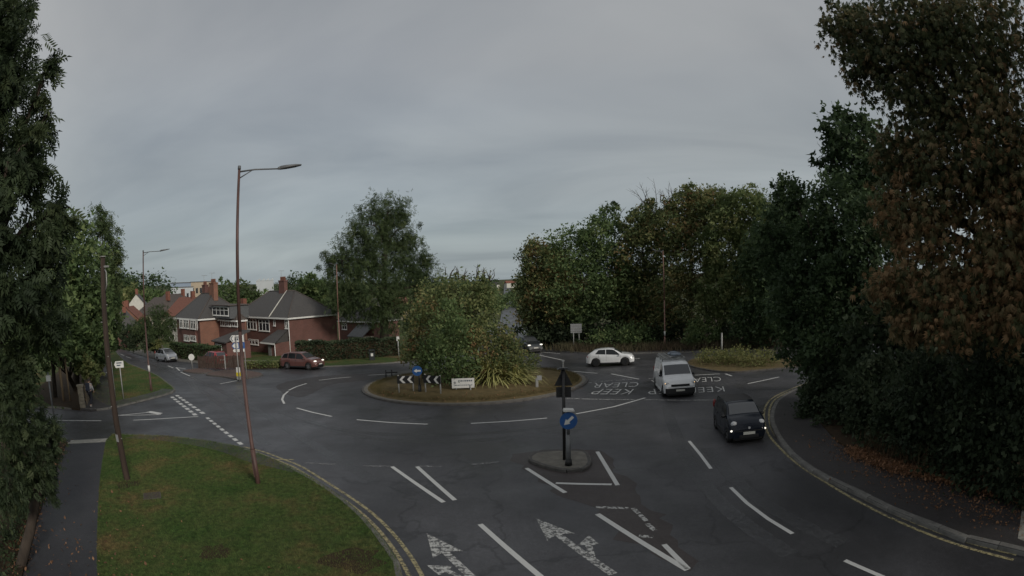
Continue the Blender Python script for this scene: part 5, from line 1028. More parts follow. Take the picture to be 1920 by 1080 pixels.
class House:                                 # local x along the front, y = 0 front wall, +y towards the street, z up
    def __init__(s, name, label, C, f, base):
        s.C = Vector((C[0], C[1], base)); s.f = Vector((f[0], f[1], 0)).normalized(); s.M = frame(s.C, s.f); s.n = Vector((-s.f.y, s.f.x, 0))
        s.o = thing(name, label, 'house', s.C, math.atan2(s.f.y, s.f.x), 'houses'); s.base = base
    def wall(s, x0, x1, y0, y1, z0, z1, m, nm='wall'):
        b = MB(); b.box(x0, x1, y0, y1, z0, z1); o = b.build(nm, m, s.o); uvwall(o, s.M); return o
    def px(s, x, y, yo=0.0): 
        C = s.C+s.n*yo; u, z = onwall(x, y, C, s.f); return u, z-s.base
    def window(s, x0, x1, z0, z1, y=0.0, cols=3, transom=.3, m='upvc', depth=.06, axis='x', sgn=1):
        T = (lambda a, d, z: (a, d, z)) if axis == 'x' else (lambda a, d, z: (d, a, z))
        def bx(b, a0, a1, d0, d1, z0, z1): 
            p, q = T(a0, d0, z0), T(a1, d1, z1); b.box(min(p[0], q[0]), max(p[0], q[0]), min(p[1], q[1]), max(p[1], q[1]), z0, z1)
        w = .085; b = MB(); bx(b, x0, x1, y, y+sgn*depth, z0, z0+w); bx(b, x0, x1, y, y+sgn*depth, z1-w, z1); bx(b, x0, x0+w, y, y+sgn*depth, z0+w, z1-w); bx(b, x1-w, x1, y, y+sgn*depth, z0+w, z1-w)
        iw = (x1-x0-2*w)/cols
        for k in range(1, cols): bx(b, x0+w+k*iw-w*.45, x0+w+k*iw+w*.45, y, y+sgn*(depth-.004), z0+w, z1-w)
        zt = z1-(z1-z0)*transom
        if transom: bx(b, x0+w, x1-w, y, y+sgn*(depth-.008), zt-w*.4, zt+w*.4)
        fr = b.build('window', m, s.o); b = MB(); bx(b, x0-.06, x1+.06, y, y+sgn*(depth+.07), z0-.07, z0-.003); b.build('sill', m, fr)
        for k in range(cols):
            a0, a1 = x0+w+k*iw+.02, x0+w+(k+1)*iw-.02
            for (q0, q1) in (((z0+w, zt-w*.4), (zt+w*.4, z1-w)) if transom else ((z0+w, z1-w),)):
                b = MB(); bx(b, a0-.02, a1+.02, y+sgn*.005, y+sgn*.02, q0, q1); b.build('pane', 'window_glass', fr)
    def hip(s, x0, x1, y0, y1, ze, zr, rx0, rx1, ry, m, oh=.3, nm='roof'):
        X0, X1, Y0, Y1 = x0-oh, x1+oh, y0-oh, y1+oh; e = [Vector((X0, Y0, ze)), Vector((X1, Y0, ze)), Vector((X1, Y1, ze)), Vector((X0, Y1, ze))]; r0, r1 = Vector((rx0, ry, zr)), Vector((rx1, ry, zr))
        b = MB(); b.face([e[0], e[1], r1, r0]); b.face([e[2], e[3], r0, r1]); b.face([e[1], e[2], r1]); b.face([e[3], e[0], r0]); b.face([e[3], e[2], e[1], e[0]]); rf = b.build(nm, m, s.o)
        b = MB(); b.tube([r0, r1], .09, 6)
        for a, r in ((0, r0), (3, r0), (1, r1), (2, r1)): b.tube([e[a]+Vector((0, 0, .03)), r+Vector((0, 0, .02))], .075, 6)
        b.build('ridge_tiles', 'slate_brown', rf)
        for (a, c) in ((0, 1), (1, 2), (2, 3), (3, 0)):
            b = MB(); d = e[c]-e[a]; M = frame(e[a], d); b.box(.0, d.length, -.06, .05, -.2, -.005, M); b.build('fascia', 'upvc', rf)
        return rf
    def chimney(s, x, y, z0, z1, w, d, pots, par, m='brick_red'):
        b = MB(); b.box(x-w/2, x+w/2, y-d/2, y+d/2, z0, z1); b.box(x-w/2-.06, x+w/2+.06, y-d/2-.06, y+d/2+.06, z1+.002, z1+.15); c = b.build('chimney', m, par); uvwall(c, s.M)
        b = MB(); b.tube([(x+w*.3, y, z1+.1), (x+w*.3, y, z1+1.5)], .02, 5); b.tube([(x+w*.3, y-.5, z1+1.45), (x+w*.3, y+.5, z1+1.45)], .015, 4)
        for q in range(5): b.tube([(x+w*.3-.2, y-.45+q*.2, z1+1.47), (x+w*.3+.2, y-.45+q*.2, z1+1.47)], .01, 4)
        b.build('aerial', 'galv', c)['kind'] = 'stuff'
        for k in range(pots): b = MB(); b.cyl((x-w/2+w*(k+.5)/pots, y, z1+.15), .12, .5, 10, r2=.1); b.build('chimney_pot', 'clay_pot', c)
# --- the brick house right, semi-detached, hipped roof
c0 = D(545, 660, 66); f = (-.88, .47); H = House('brick_house', 'red brick semi-detached house with hipped slate roof beside the maroon car', c0, f, P(c0.x, c0.y)-.6)
u = lambda px, py, yo=0: H.px(px, py, yo)
L1 = u(441, 590)[0]; ze = (u(543, 597)[1]+u(470, 592)[1])/2; dp = 8.4; zr = ze+3.3
H.wall(0, L1, -dp, 0, -.5, ze, 'brick_red')
rf = H.hip(0, L1, -dp, 0, ze, zr, 3.9, L1-3.4, -dp/2, 'slate')
H.chimney(L1*.47, -dp/2+.2, zr-.6, zr+1.3, 1.3, .6, 4, rf)
b = MB(); b.tube([Vector((L1*.30, .3, ze+.04)), Vector((L1*.42, -dp/2+.1, zr+.03))], .07, 6); b.build('party_flashing', 'render_white', rf)
for (x0, y0, x1, y1, n) in ((463, 597, 481.5, 618.5, 3), (485, 598.5, 506, 621.5, 3), (534, 599, 546-1.5, 616.5, 2), (466, 635, 485, 647, 3)):
    a, zt = u(x0, y0); c, zb = u(x1, y1); H.window(max(c, .12), a, zb, min(zt, ze-.15), 0, n, .3)
a, zt = u(512.6, 598); c, zb = u(516.8, 611); H.window(c, a, zb, zt, 0, 1, 0)
# porch and garage in front
pd = 2.4; xa, _ = u(556, 640, pd); xb, _ = u(491, 640, pd); xa = max(xa, -.3); zp = u(530, 645, pd)[1]
H.wall(xa+.3, xb*.55, .005, pd, -.5, zp, 'brick_red', 'porch_wall')
b = MB(); e = [(xa, pd+.3, zp), (xb, pd+.3, zp), (xb-.4, .01, zp+1.35), (xa+.6, .01, zp+1.45)]; e2 = [(x, y, z-.14) for x, y, z in e]
b.face(e[::-1]); b.face(e2); [b.face([e[i], e[(i+1) % 4], e2[(i+1) % 4], e2[i]]) for i in range(4)]; b.face([e[0], e[3], (xa+.6, .01, zp)]); b.face([e[1], (xb-.4, .01, zp), e[2]]); pr = b.build('porch_roof', 'slate', H.o)
b = MB(); b.box(xa, xb, pd+.3, pd+.36, zp-.16, zp+.02); b.build('fascia', 'upvc', pr)
b = MB(); b.box(xb*.3, xb*.52, pd+.004, pd+.05, -.4, zp-.25); b.build('garage_door', 'garage_grey', H.o)
H.window(xb*.62, xb*.8, .0, zp-.25, .05, 2, .35); H.window(xb*.84, xb*.97, .0, zp-.3, .05, 1, .35)
b = MB(); b.box(xb*.58, xb, .06, 1.1, -.5, .25); b.build('white_wall', 'render_white', H.o)
b = MB(); b.tube([(-.05, .08, ze-.1), (-.05, .08, -.3)], .05, 8); b.build('downpipe', 'upvc', H.o)
b = MB(); b.tube([(xa+.25, pd+.1, zp-.15), (xa+.25, pd+.1, -.4)], .05, 8); b.build('downpipe', 'upvc', H.o)
# --- rear wing of that house and the lean-to beyond
c1 = D(640, 640, 78); H3 = House('rear_house', 'brick house with a small white window behind the hedge under the big birch', D(702, 640, 80), f, P(c1.x, c1.y)-.6)
l3 = 8.0; z3 = H3.px(670, 602)[1]; H3.wall(0, l3, -6, 0, -.5, z3, 'brick_red'); H3.hip(0, l3, -6, 0, z3, z3+2.4, 2.4, l3-2.4, -3, 'slate')
a, zt = H3.px(641, 604); c, zb = H3.px(651, 618); H3.window(c, a, zb, zt-.2, 0, 2, .35); a, zt = H3.px(684, 604); c, zb = H3.px(690, 622); H3.window(c, a, zb, zt-.2, 0, 1, .35)
b = MB(); zz_ = H3.px(680, 631, 2)[1]; b.face([(0, 2.6, zz_), (0, .01, zz_+1.6), (3.4, .01, zz_+1.6), (3.4, 2.6, zz_)]); b.face([(0, 2.6, zz_-.12), (3.4, 2.6, zz_-.12), (3.4, .01, zz_+1.48), (0, .01, zz_+1.48)]); b.face([(0, 2.6, zz_), (3.4, 2.6, zz_), (3.4, 2.6, zz_-.12), (0, 2.6, zz_-.12)]); b.build('lean_to_roof', 'lead', H3.o); H3.wall(.1, 3.3, .02, 2.5, -.5, zz_-.13, 'render_cream', 'lean_to_wall')
# --- the left house
c0 = D(378, 660, 70); H2 = House('bay_window_house', 'brick house with white bay windows and a white dormer behind the garden fence', c0, (-.87, .49), P(c0.x, c0.y)-.7)
u = lambda px, py, yo=0: H2.px(px, py, yo)
L2 = u(331, 594)[0]; ze = u(372, 598)[1]; dp = 7.6; zr = ze+3.2
H2.wall(0, L2, -dp, 0, -.5, ze, 'brick_orange'); b = MB(); b.box(-.004, L2+.01, -.02, .012, -.5, ze-.01); fr_ = b.build('front_wall', 'brick_red', H2.o); uvwall(fr_, H2.M)  # sunlit tone of the side wall is in its orange colour; front skinned darker
rf = H2.hip(0, L2, -dp, 0, ze, zr, 3.0, L2-1.5, -dp/2, 'slate'); H2.chimney(2.6, -dp/2, zr-1, zr+1.3, 1.4, .7, 4, rf, 'brick_orange'); H2.chimney(L2-1.2, -dp/2-.8, zr-1, zr+1.1, 1.1, .6, 3, rf)
for (x0, y0, x1, y1, n) in ((336.5, 598.5, 343.6, 615, 2), (344.2, 599, 355, 616, 3), (356.8, 600, 367.6, 617.5, 3), (370, 602, 376.2, 618.5, 1), (345, 627, 355.5, 640, 3), (356.5, 628, 368, 640, 3)):
    a, zt = u(x0, y0, .35); c, zb = u(x1, y1, .35); H2.window(max(c, .1), a, zb, min(zt, ze-.12), .36, n, .3)
xa, xb = u(368, 600)[0]-.1, u(344, 600)[0]+.1; b = MB(); zb0, zb1 = u(356, 618)[1]-.1, u(356, 627)[1]+.1
b.box(xa, xb, .013, .35, -.5, ze-.05); o_ = b.build('bay', 'brick_red', H2.o); uvwall(o_, H2.M)
# right wing set back, with its window row, lean-to and dormer
xw = u(444, 600, -3.0)[0]; H2.wall(xw, -.003, -4.2, -3.0, -.5, ze-.2, 'brick_red', 'wing_wall'); H2.hip(xw, -.003, -4.2, -3.0, ze-.2, ze+.75, xw*.85, xw*.1, -3.7, 'slate_brown', .25, 'wing_roof')
for k, (x0, x1) in enumerate(((413.5, 422), (423.5, 433), (435, 446))):
    a, zt = u(x0, 598, -3.0); c, zb = u(x1, 611.5+k*.5, -3.0); H2.window(c, a, zb, zt-.2, -2.995, 2, 0)
a, zt = u(397.5, 574.5, -2.2); c, zb = u(428.5, 592.5, -2.2); b = MB(); b.box(c-.25, a+.25, -5.2, -2.25, zb-.35, zt+.1); d_ = b.build('dormer', 'lead', H2.o); H2.window(c, a, zb, zt, -2.245, 4, .4, depth=.05); b = MB(); b.box(c-.45, a+.45, -5.4, -1.95, zt+.105, zt+.22); b.build('dormer_roof', 'slate_brown', d_)
a, zt = u(398, 638, .6); c, zb = u(424, 637, .6); zt2 = u(410, 614, -2.9)[1]
b = MB(); e = [(c, .8, zt), (a, .8, zt), (a-1.2, -2.98, zt2), (c, -2.98, zt2)]; b.face(e); b.face([(x, y, z-.14) for x, y, z in e[::-1]]); [b.face([e[i], (e[i][0], e[i][1], e[i][2]-.14), (e[(i+1) % 4][0], e[(i+1) % 4][1], e[(i+1) % 4][2]-.14), e[(i+1) % 4]]) for i in range(4)]; b.build('lean_to_roof', 'slate', H2.o)
H2.wall(c+.2, a-.3, -2.97, .5, -.5, zt-.12, 'brick_red', 'lean_to_wall')
b = MB(); b.box(a-1.6, a-.7, .505, .55, -.4, zt-.3); b.build('door', 'garage_grey', H2.o)
a, zt = u(404, 640, .51); c, zb = u(416, 652, .51); H2.window(c, a, zb-.3, zt-.25, .51, 3, .3)
# --- rows of far houses
def far_house(label, px, py, d, f, w, dep, eave, ridge, wm, rm, wins=2, gable=False, base=None):
    c = D(px, py, d); zb = terrain(c.x, c.y)-.5 if base is None else base; hgt = D(px, py, d).z-zb
    o = thing('far_house', label, 'house', (c.x, c.y, zb), math.atan2(f[1], f[0]), 'houses'); e = hgt*eave if eave < 1 else hgt-ridge
    b = MB(); b.box(-w/2, w/2, -dep/2, dep/2, 0, e)
    if gable: b.face([(-w/2, -dep/2, e), (-w/2, dep/2, e), (-w/2, 0, hgt-.05)]); b.face([(w/2, dep/2, e), (w/2, -dep/2, e), (w/2, 0, hgt-.05)])
    wl = b.build('wall', wm, o)
    if 'brick' in str(wm): uvwall(wl, None or Matrix())
    b = MB(); oh = .3; A = [(-w/2-oh, -dep/2-oh, e-.05), (w/2+oh, -dep/2-oh, e-.05), (w/2+oh, dep/2+oh, e-.05), (-w/2-oh, dep/2+oh, e-.05)]; k = 0 if gable else dep*.42; r0, r1 = (-w/2-oh*(1 if gable else 0)+k, 0, hgt), (w/2+oh*(1 if gable else 0)-k, 0, hgt)
    b.face([A[0], A[1], r1, r0]); b.face([A[2], A[3], r0, r1])
    if not gable: b.face([A[1], A[2], r1]); b.face([A[3], A[0], r0])
    r = b.build('roof', rm, o); b = MB(); b.box(-w*.3-.5, -w*.3+.5, -.35, .35, hgt-.8, hgt+1.2); b.build('chimney', 'clay_tile', r)
    for k in range(wins):
        for lv in (.28, .72):
            x = -w/2+w*(k+.5)/wins; b = MB(); b.box(x-.6, x+.6, dep/2, dep/2+.05, e*lv-.6, e*lv+.6); fr = b.build('window', 'upvc', o); b = MB(); b.box(x-.5, x+.5, dep/2+.051, dep/2+.06, e*lv-.5, e*lv+.5); b.build('pane', 'window_glass', fr)
            if gable: 
                b = MB(); y = (k-.5*(wins-1))*1.8; b.box(-w/2-.05, -w/2, y-.55, y+.55, e*lv-.6, e*lv+.6); b.build('window', 'upvc', o)
    return o
far_house('white gabled house on the left skyline', 258, 551, 135, (-.6, .8), 9, 8, .6, 3, 'render_white', 'slate', 2, True)
far_house('terracotta-roofed brick house by the left road', 243, 574, 112, (-.5, .86), 8, 8, .55, 3, 'brick_orange', 'clay_tile', 2, True)
far_house('grey-roofed house left of the terracotta roof', 232, 577, 100, (-.7, .7), 6, 7, .5, 3, 'brick_red', 'slate', 1)
far_house('white-gabled red-roofed house behind the dormer house', 352, 557, 112, (-.87, .49), 9, 8, .62, 3, 'render_white', 'clay_tile', 3, True)
far_house('brown-roofed house beside the far lamp', 300, 557, 125, (-.95, .3), 12, 8, .62, 3, 'render_cream', 'slate_brown', 4)
far_house('long slate-roofed terrace behind the left house', 325, 551, 145, (-.95, .3), 16, 8, .62, 3, 'brick_red', 'slate_brown', 5)
far_house('house with a red chimney behind the dormer house', 385, 548, 118, (-.87, .49), 9, 8, .6, 3, 'brick_red', 'clay_tile', 2)
far_house('small red-roofed house between the two brick houses', 446, 573, 92, (-.87, .49), 7, 7, .6, 2.4, 'brick_red', 'clay_tile', 2)
# big pale sheds on the skyline
mat('shed_white', (.45, .48, .50), .6, .1, .1); mat('shed_blue', (.22, .28, .36), .6, .1, .1); mat('shed_tan', (.40, .33, .24), .7, .1, .1)
for (lab, px0, px1, pyt, d, m_) in (('long white industrial building on the left skyline', 318, 362, 540, 470, 'shed_white'), ('blue-grey upper block of the industrial building on the left skyline', 320, 358, 531.5, 500, 'shed_blue'), ('tan flat-roofed warehouse on the left skyline', 357, 402, 529.5, 540, 'shed_tan')):
    a, c = D(px0, pyt, d), D(px1, pyt, d); z0 = terrain(a.x, a.y)-2; f2 = Vector((c.x-a.x, c.y-a.y, 0)); o = thing('industrial_building', lab, 'building', (a.x, a.y, z0), math.atan2(f2.y, f2.x), 'industrial buildings'); w = f2.length; h_ = a.z-z0
    b = MB(); b.box(0, w, 0, 18, 0, h_); b.build('wall', m_, o); b = MB(); b.box(-.5, w+.5, -.5, 18.5, h_+.02, h_+.7); b.build('roof', 'lead', o)
    for k in range(6): b = MB(); x = w*(k+.3)/6; b.box(x, x+w*.09, -.15, -.01, h_*.62, h_*.8); b.build('window', 'window_glass', o)
a, c = D(480, 527, 430), D(513, 525, 430); f2 = Vector((c.x-a.x, c.y-a.y, 0)); z0 = terrain(a.x, a.y)-2; o = thing('sawtooth_building', 'white saw-tooth roofed building on the skyline behind the brick house', 'building', (a.x, a.y, z0), math.atan2(f2.y, f2.x)); w = f2.length; h_ = a.z-z0
b = MB(); b.box(0, w, 0, 16, 0, h_); b.build('wall', 'shed_white', o)
for k in range(4): b = MB(); x = w*k/4; b.prism([(x, -.3, h_+.01), (x+w/4-.1, -.3, h_+.01), (x+w/4-.1, -.3, h_+2.2)], (0, 16, 0)); b.build('roof', 'shed_white', o)
# --- hedges and fence before the houses
def box_hedge(label, a, c, width, h_, n, size, m_, seed, name='hedge'):
    rng = np.random.default_rng(seed); a, c = Vector(a[:2]), Vector(c[:2]); L_ = (c-a).length; t = (c-a)/L_; nn = Vector((-t.y, t.x)); o = thing(name, label, 'hedge', gz(a.x, a.y))
    uu, vv, ww = rng.random(n)*L_, (rng.random(n)-.5)*width, rng.random(n)*h_; fs = rng.integers(0, 3, n); vv = np.where(fs == 0, np.sign(vv)*width/2, vv); ww = np.where(fs == 1, h_, ww); ww = ww*(1+.05*np.sin(uu*1.1)+.03*np.sin(uu*3.1)); vv = vv*(1+.06*np.sin(uu*1.7+ww))
    x = a.x+t.x*uu+nn.x*vv; y = a.y+t.y*uu+nn.y*vv; z = -.04*y+.014*x+.08+ww; p = np.c_[x, y, z]+rng.normal(0, .06, (n, 3))
    scatter('foliage', p, size, 'pair', m_, o, gz(a.x, a.y), rng.normal(.4, .2, n)+.25*np.sin(uu*2), rng, None, .6)
    b = MB(); q0, q1 = gz(a.x, a.y), gz(c.x, c.y); M = frame(q0, q1-q0); b.box(.1, (q1-q0).length-.1, -width/2+.12, width/2-.12, 0, h_-.12, M); b.build('branch_core', 'soil', o, q0); return o
a, c = D(556, 668, 56.5), D(748, 668, 58.5); box_hedge('tall dark clipped hedge before the big birch', a, c, 1.3, 2.0, 15000, .17, 'leaf_ivy', 90)
a, c = D(326, 670, 70), D(412, 670, 60); box_hedge('clipped green hedge behind the silver car', a, c, 1.1, 1.75, 7000, .17, 'leaf_dark', 91)
a, c = D(456, 672, 53), D(530, 676, 52); box_hedge('low flowering border before the brick house', a, c, .8, .55, 3000, .12, 'leaf_olive', 92, 'flower_border')
o = thing('garden_fence', 'brown close-boarded garden fence before the red parked car', 'fence', D(372, 670, 54.5)); org = o.location.copy(); a, c = D(372, 672, 54.5), D(456, 674, 53.2); a, c = gz(a.x, a.y), gz(c.x, c.y); L_ = (c-a).length; n = 28
mat('fence_wood', (.055, .036, .028), .9, .3, 4, bump=.4)
for k in range(n): b = MB(); M = frame(a.lerp(c, k/n), c-a); b.box(.01, L_/n-.015, -.012, .012, .08, 1.3+.02*math.sin(k*2.3), M); b.build('board', 'fence_wood', o, org)
for k in range(6): b = MB(); M = frame(a.lerp(c, k/5), c-a); b.box(-.06, .06, -.13, -.02, 0, 1.4, M); b.build('post', 'fence_wood' if k != 3 else 'galv', o, org)
# --- trees round the houses and on the skyline
tree('garden_willow', 'weeping garden tree with a pale stem above the silver car', 'tree', gz(*D(312, 655, 68)[:2]), [lobe(300, 600, 68, 26, 26), lobe(285, 610, 69, 24, 30), lobe(315, 615, 68, 20, 24), lobe(262, 615, 72, 20, 26), lobe(300, 630, 67, 22, 18)], 5000, .36, 'weep', 'leaf_birch', .13, 100, bark='bark_pale', hang=.9, tint=-.2)
tree('roadside_thicket', 'dark bushes on the far side of the left road below the terracotta roof', 'bush', gz(*D(255, 655, 75)[:2]), [lobe(262, 640, 72, 22, 14), lobe(240, 630, 80, 16, 18), lobe(285, 645, 68, 20, 12), lobe(228, 625, 88, 8, 20), lobe(270, 622, 74, 24, 16)], 4500, .34, 'pair', 'leaf_ivy', .1, 101, trunk=False, tint=.15)
tree('yellow_shrub', 'small yellow-green shrub beside the silver car', 'bush', gz(*D(294, 653, 67)[:2]), [lobe(292, 646, 66.5, 9, 8), lobe(298, 642, 66.5, 6, 6)], 500, .26, 'broad', 'leaf_lime', .1, 102, trunk=False)
for k, (px, d, tp, w, lm, lab) in enumerate([(425, 105, 524, 30, 'leaf_mid', 'green tree directly behind the left house chimney'), (458, 108, 526, 22, 'leaf_birch', 'tree behind the tall maroon lamp at roof level'), (585, 95, 514, 20, 'leaf_mid', 'bright green tree peeping left of the big birch'), (602, 100, 535, 18, 'leaf_dark', 'dark tree between the brick house roof and the big birch'), (248, 170, 530, 22, 'leaf_lime', 'yellow-green tree above the white gabled house'), (222, 150, 545, 14, 'leaf_lime', 'pale green tree at the end of the left wood'), (290, 165, 538, 20, 'leaf_mid', 'dark green tree right of the white gabled house'), (505, 120, 548, 26, 'leaf_mid', 'low tree behind the ridge of the brick house'), (478, 112, 545, 22, 'leaf_birch', 'leafy tree behind the left slope of the brick house roof')]):
    q = D(px, 600, d); g = Vector((q.x, q.y, terrain(q.x, q.y))); zt = D(px, tp, d).z; r = w*d/LENS_F; mid = (zt+g.z)/2
    o = tree('garden_tree', lab, 'tree', g, [(Vector((q.x, q.y, zt-r*.9)), (r, r*.9)), (Vector((q.x-r*.7, q.y, zt-r*1.7)), (r*.8, r)), (Vector((q.x+r*.7, q.y+1, zt-r*1.6)), (r*.8, r)), (Vector((q.x, q.y, max(g.z+r*.6, zt-r*2.6))), (r*1.1, r))], 2600, .5 if d < 130 else .75, 'pair', lm if lm != 'leaf_lime' else 'leaf_olive', .25, 110+k, tint=.12 if lm == 'leaf_lime' else 0)
# far woodland masses and roofs on the horizon
rng = np.random.default_rng(5); lob = []
for k in range(150):
    px = rng.uniform(180, 1010); d = rng.uniform(260, 950); t = D(px, 530, d); zt = terrain(t.x, t.y)
    if (305 < px < 412 and d < 580) or (470 < px < 525 and d < 470): continue
    if abs(t.x+.5+max(0, t.y-150)*.012) < 10+d*.008: continue
    r = rng.uniform(5, 9)*(1+d/900); lob.append((Vector((t.x, t.y, zt+r*.35)), (r*1.3, r*.75)))
p, dd, tt = crown_points(lob, 28000, rng, .2, .55, 26); o = scatter('distant_woodland', p, 2.2, 'pair', 'leaf_dark', None, (0, 0, 0), tt+.12, rng, dd, .6); o['kind'] = 'stuff'; o['label'] = 'far-off dark woodland along the skyline'; o['category'] = 'woodland'
lob = []
for (px, d, r) in ((938, 230, 5), (962, 250, 5), (926, 260, 7), (972, 300, 7), (905, 240, 8), (955, 330, 3.5)):
    t = D(px, 575, d); lob.append((Vector((t.x, t.y, terrain(t.x, t.y)+r*.5)), (r, r*.7)))
p, dd, tt = crown_points(lob, 5000, rng, .2, .55, 26); o = scatter('valley_trees', p, 1.0, 'pair', 'leaf_mid', None, (0, 0, 0), tt, rng, dd, .6); o['kind'] = 'stuff'; o['label'] = 'small far trees lining the distant road in the valley'; o['category'] = 'woodland'
lob = []
for (px, d, r) in ((205, 330, 15), (232, 340, 15), (262, 350, 17), (560, 420, 13), (590, 400, 12)):
    t = D(px, 530, d); lob.append((Vector((t.x, t.y, D(px, 535, d).z-r*.2)), (r*1.2, r*.7)))
p, dd, tt = crown_points(lob, 9000, rng, .2, .55, 26); o = scatter('skyline_trees', p, 1.6, 'pair', 'leaf_dark', None, (0, 0, 0), tt, rng, dd, .6); o['kind'] = 'stuff'; o['label'] = 'dark tree belt on the left skyline behind the roofs'; o['category'] = 'woodland'
k = 0
for px, d, lab in ((700, 210, 'pale house glimpsed under the big birch on the left'), (752, 190, 'pale house glimpsed between the birch and the roundabout shrubs'), (925, 560, 'small pale house far along the distant road'), (958, 600, 'tiny house at the top of the distant road')):
    q = D(px, 560, d); g = terrain(q.x, q.y); o = thing('distant_house', lab, 'house', (q.x, q.y, g), .5+k, 'distant houses'); b = MB(); b.box(-6, 6, -4, 4, -1, 5.2); b.build('wall', 'render_white' if k != 1 else 'render_cream', o); b = MB(); b.prism([(-6.4, -4.4, 5.21), (-6.4, 4.4, 5.21), (-6.4, 0, 8)], (12.8, 0, 0)); b.build('roof', 'clay_tile' if k % 2 else 'slate', o); k += 1
    for x in (-3.5, 0, 3.5): b = MB(); b.box(x-.7, x+.7, -4.06, -4.0, 2.6, 4); b.build('window', 'window_glass', o)

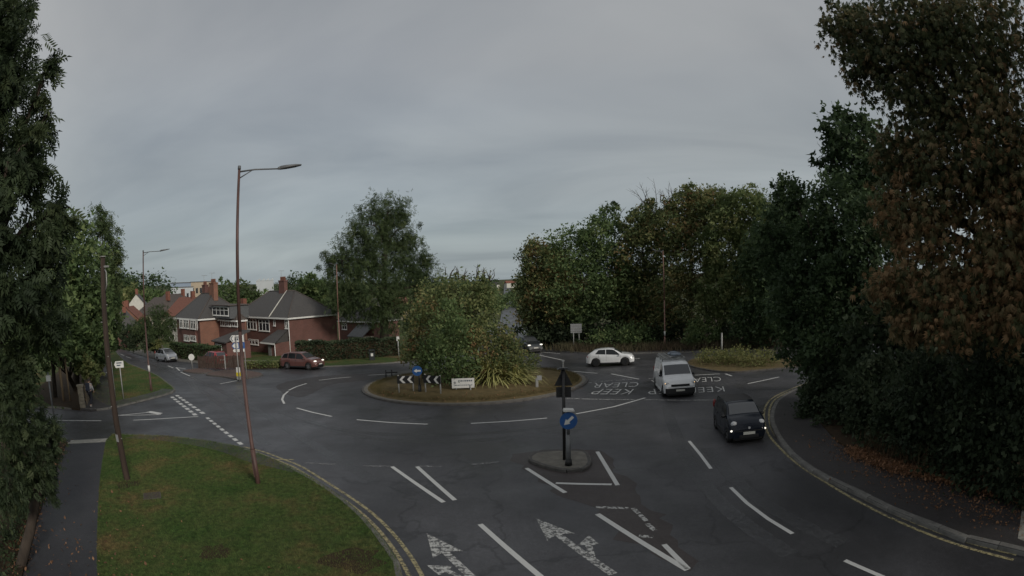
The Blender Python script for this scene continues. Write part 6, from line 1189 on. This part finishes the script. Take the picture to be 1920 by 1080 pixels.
# ------------------------------------------------------------------ the pedestrian
mat('skin', (.42, .27, .20), .6); mat('hair', (.03, .022, .018), .8); mat('shirt', (.42, .43, .44), .85, .1, 20); mat('trousers', (.018, .020, .028), .9, .2, 20); mat('shoe', (.40, .40, .39), .6); mat('pack', (.018, .024, .042), .75, .2, 14)
def skin(name, verts, edges, rad, m_, parent, root=0):
    me = bpy.data.meshes.new(name); me.from_pydata(verts, edges, []); o = bpy.data.objects.new(name, me); COL.objects.link(o); o.parent = parent
    md = o.modifiers.new('skin', 'SKIN'); md.use_smooth_shade = True; me.skin_vertices[0].data[root].use_root = True
    for v, r in zip(me.skin_vertices[0].data, rad): v.radius = r if isinstance(r, tuple) else (r, r)
    o.modifiers.new('sub', 'SUBSURF').render_levels = 2; me.materials.append(MAT[m_]); return o
def person(label, loc, rz, h=1.72):
    o = thing('person', label, 'person', loc, rz); k = h/1.72
    # x forward, y left; mid-stride
    J = dict(pel=(0, 0, .92), sp1=(.0, 0, 1.1), ch=(.02, 0, 1.32), nk=(.03, 0, 1.47), hd=(.05, 0, 1.58), ht=(.05, 0, 1.67),
             hl=(0, .09, .88), kl=(.16, .1, .50), al=(.08, .1, .10), fl=(.26, .11, .05), hr=(0, -.09, .88), kr=(-.02, -.1, .48), ar=(-.3, -.1, .16), fr=(-.16, -.11, .05),
             shl=(.0, .18, 1.40), el=(-.12, .23, 1.14), wl=(.02, .24, .92), shr=(.0, -.18, 1.40), er=(.06, -.24, 1.14), wr=(.22, -.22, .97))
    J = {a: tuple(q*k for q in v) for a, v in J.items()}; names = list(J); E = [('pel', 'sp1'), ('sp1', 'ch'), ('ch', 'nk'), ('nk', 'hd'), ('hd', 'ht'), ('pel', 'hl'), ('hl', 'kl'), ('kl', 'al'), ('al', 'fl'), ('pel', 'hr'), ('hr', 'kr'), ('kr', 'ar'), ('ar', 'fr'), ('ch', 'shl'), ('shl', 'el'), ('el', 'wl'), ('ch', 'shr'), ('shr', 'er'), ('er', 'wr')]
    R = dict(pel=(.14, .11), sp1=(.13, .1), ch=(.15, .11), nk=.055, hd=.1, ht=.075, hl=.085, kl=.06, al=.042, fl=.035, hr=.085, kr=.06, ar=.042, fr=.035, shl=.06, el=.042, wl=.03, shr=.06, er=.042, wr=.03)
    V_ = [J[a] for a in names]; ED = [(names.index(a), names.index(c)) for a, c in E]; RR = [R[a] for a in names]
    for s, w in ((1, 'wl'), (-1, 'wr')):     # palms and five fingers each
        wi = names.index(w); wv = Vector(J[w]); pv = wv+Vector((.02, 0, -.07)); V_.append(tuple(pv)); RR.append((.035, .018)); pi_ = len(V_)-1; ED.append((wi, pi_))
        for j, (dx, ln) in enumerate(((-.03, .055), (-.01, .07), (.01, .075), (.03, .065), (.045, .04))):
            a = pv+Vector((dx, 0, -.03 if j < 4 else .01)); c2 = a+Vector((.012, -s*.012, -ln*.55)); e2 = c2+Vector((-.004, -s*.018, -ln*.45))
            for q in (a, c2, e2): V_.append(tuple(q)); RR.append(.009)
            nI = len(V_); ED += [(pi_, nI-3), (nI-3, nI-2), (nI-2, nI-1)]
    skin('body', V_, ED, RR, 'skin', o)
    def sub(nm, ns, grow, m_, root):
        v = [J[a] for a in ns]; e = [(ns.index(a), ns.index(c)) for a, c in E if a in ns and c in ns]; r = [tuple(x*1.0+grow for x in (R[a] if isinstance(R[a], tuple) else (R[a], R[a]))) for a in ns]; return skin(nm, v, e, r, m_, o, ns.index(root))
    sub('trousers', ['pel', 'hl', 'kl', 'al', 'hr', 'kr', 'ar'], .022, 'trousers', 'pel'); sub('jacket', ['pel', 'sp1', 'ch', 'shl', 'el', 'wl', 'shr', 'er', 'wr'], .02, 'shirt', 'sp1')
    for a, c in (('al', 'fl'), ('ar', 'fr')): skin('shoe', [tuple(Vector(J[a])+Vector((-.04, 0, -.04))), tuple(Vector(J[c])+Vector((-.08, 0, 0))), J[c]], [(0, 1), (1, 2)], [.05, .052, .04], 'shoe', o)
    b = MB()
    for i in range(9):
        for j in range(14):
            a, c = math.pi*(.08+.52*i/8), 2*math.pi*j/14; b.v.append(tuple(Vector(J['hd'])+Vector((.112*math.sin(a)*math.cos(c)*k-.015, .098*math.sin(a)*math.sin(c)*k, .03+.125*math.cos(a)*k))))
    for i in range(8):
        for j in range(14): q = (j+1) % 14; b.f.append((i*14+j, (i+1)*14+j, (i+1)*14+q, i*14+q)); b.sm.append(True)
    b.build('hair', 'hair', o)
    for s in (1, -1):
        b = MB(); b.box(.142*k, .152*k, s*.035-.013, s*.035+.013, 1.583*k, 1.597*k); b.build('eye', 'hair', o); b = MB(); b.box(.03, .06, s*.1-.012, s*.1+.012, 1.555*k, 1.61*k, None, .005); b.build('ear', 'skin', o)
    b = MB(); b.prism([(.145*k, -.015, 1.545*k), (.145*k, .015, 1.545*k), (.145*k, 0, 1.59*k)], (.022, 0, 0)); b.build('nose', 'skin', o); b = MB(); b.box(.138*k, .149*k, -.024, .024, 1.515*k, 1.524*k); b.build('mouth', 'lamp_red', o)
    return o
g = G(172, 762, .116); az = math.atan2(.95, -.3); person('person in pale top and dark trousers walking on the corner footpath', g, az)
o = thing('backpack', 'dark navy backpack on the back of the pedestrian', 'backpack', g, az)
b = MB(); b.box(-.32, -.12, -.16, .16, 1.02, 1.5, None, .06); b.build('bag', 'pack', o); b = MB(); b.box(-.37, -.321, -.12, .12, 1.06, 1.28, None, .02); b.build('pocket', 'pack', o)
for s in (-1, 1): b = MB(); b.tube([(-.14, s*.1, 1.48), (0, s*.12, 1.5), (.15, s*.12, 1.38), (.12, s*.15, 1.18), (-.12, s*.14, 1.06)], .017, 6); b.build('strap', 'pack', o)
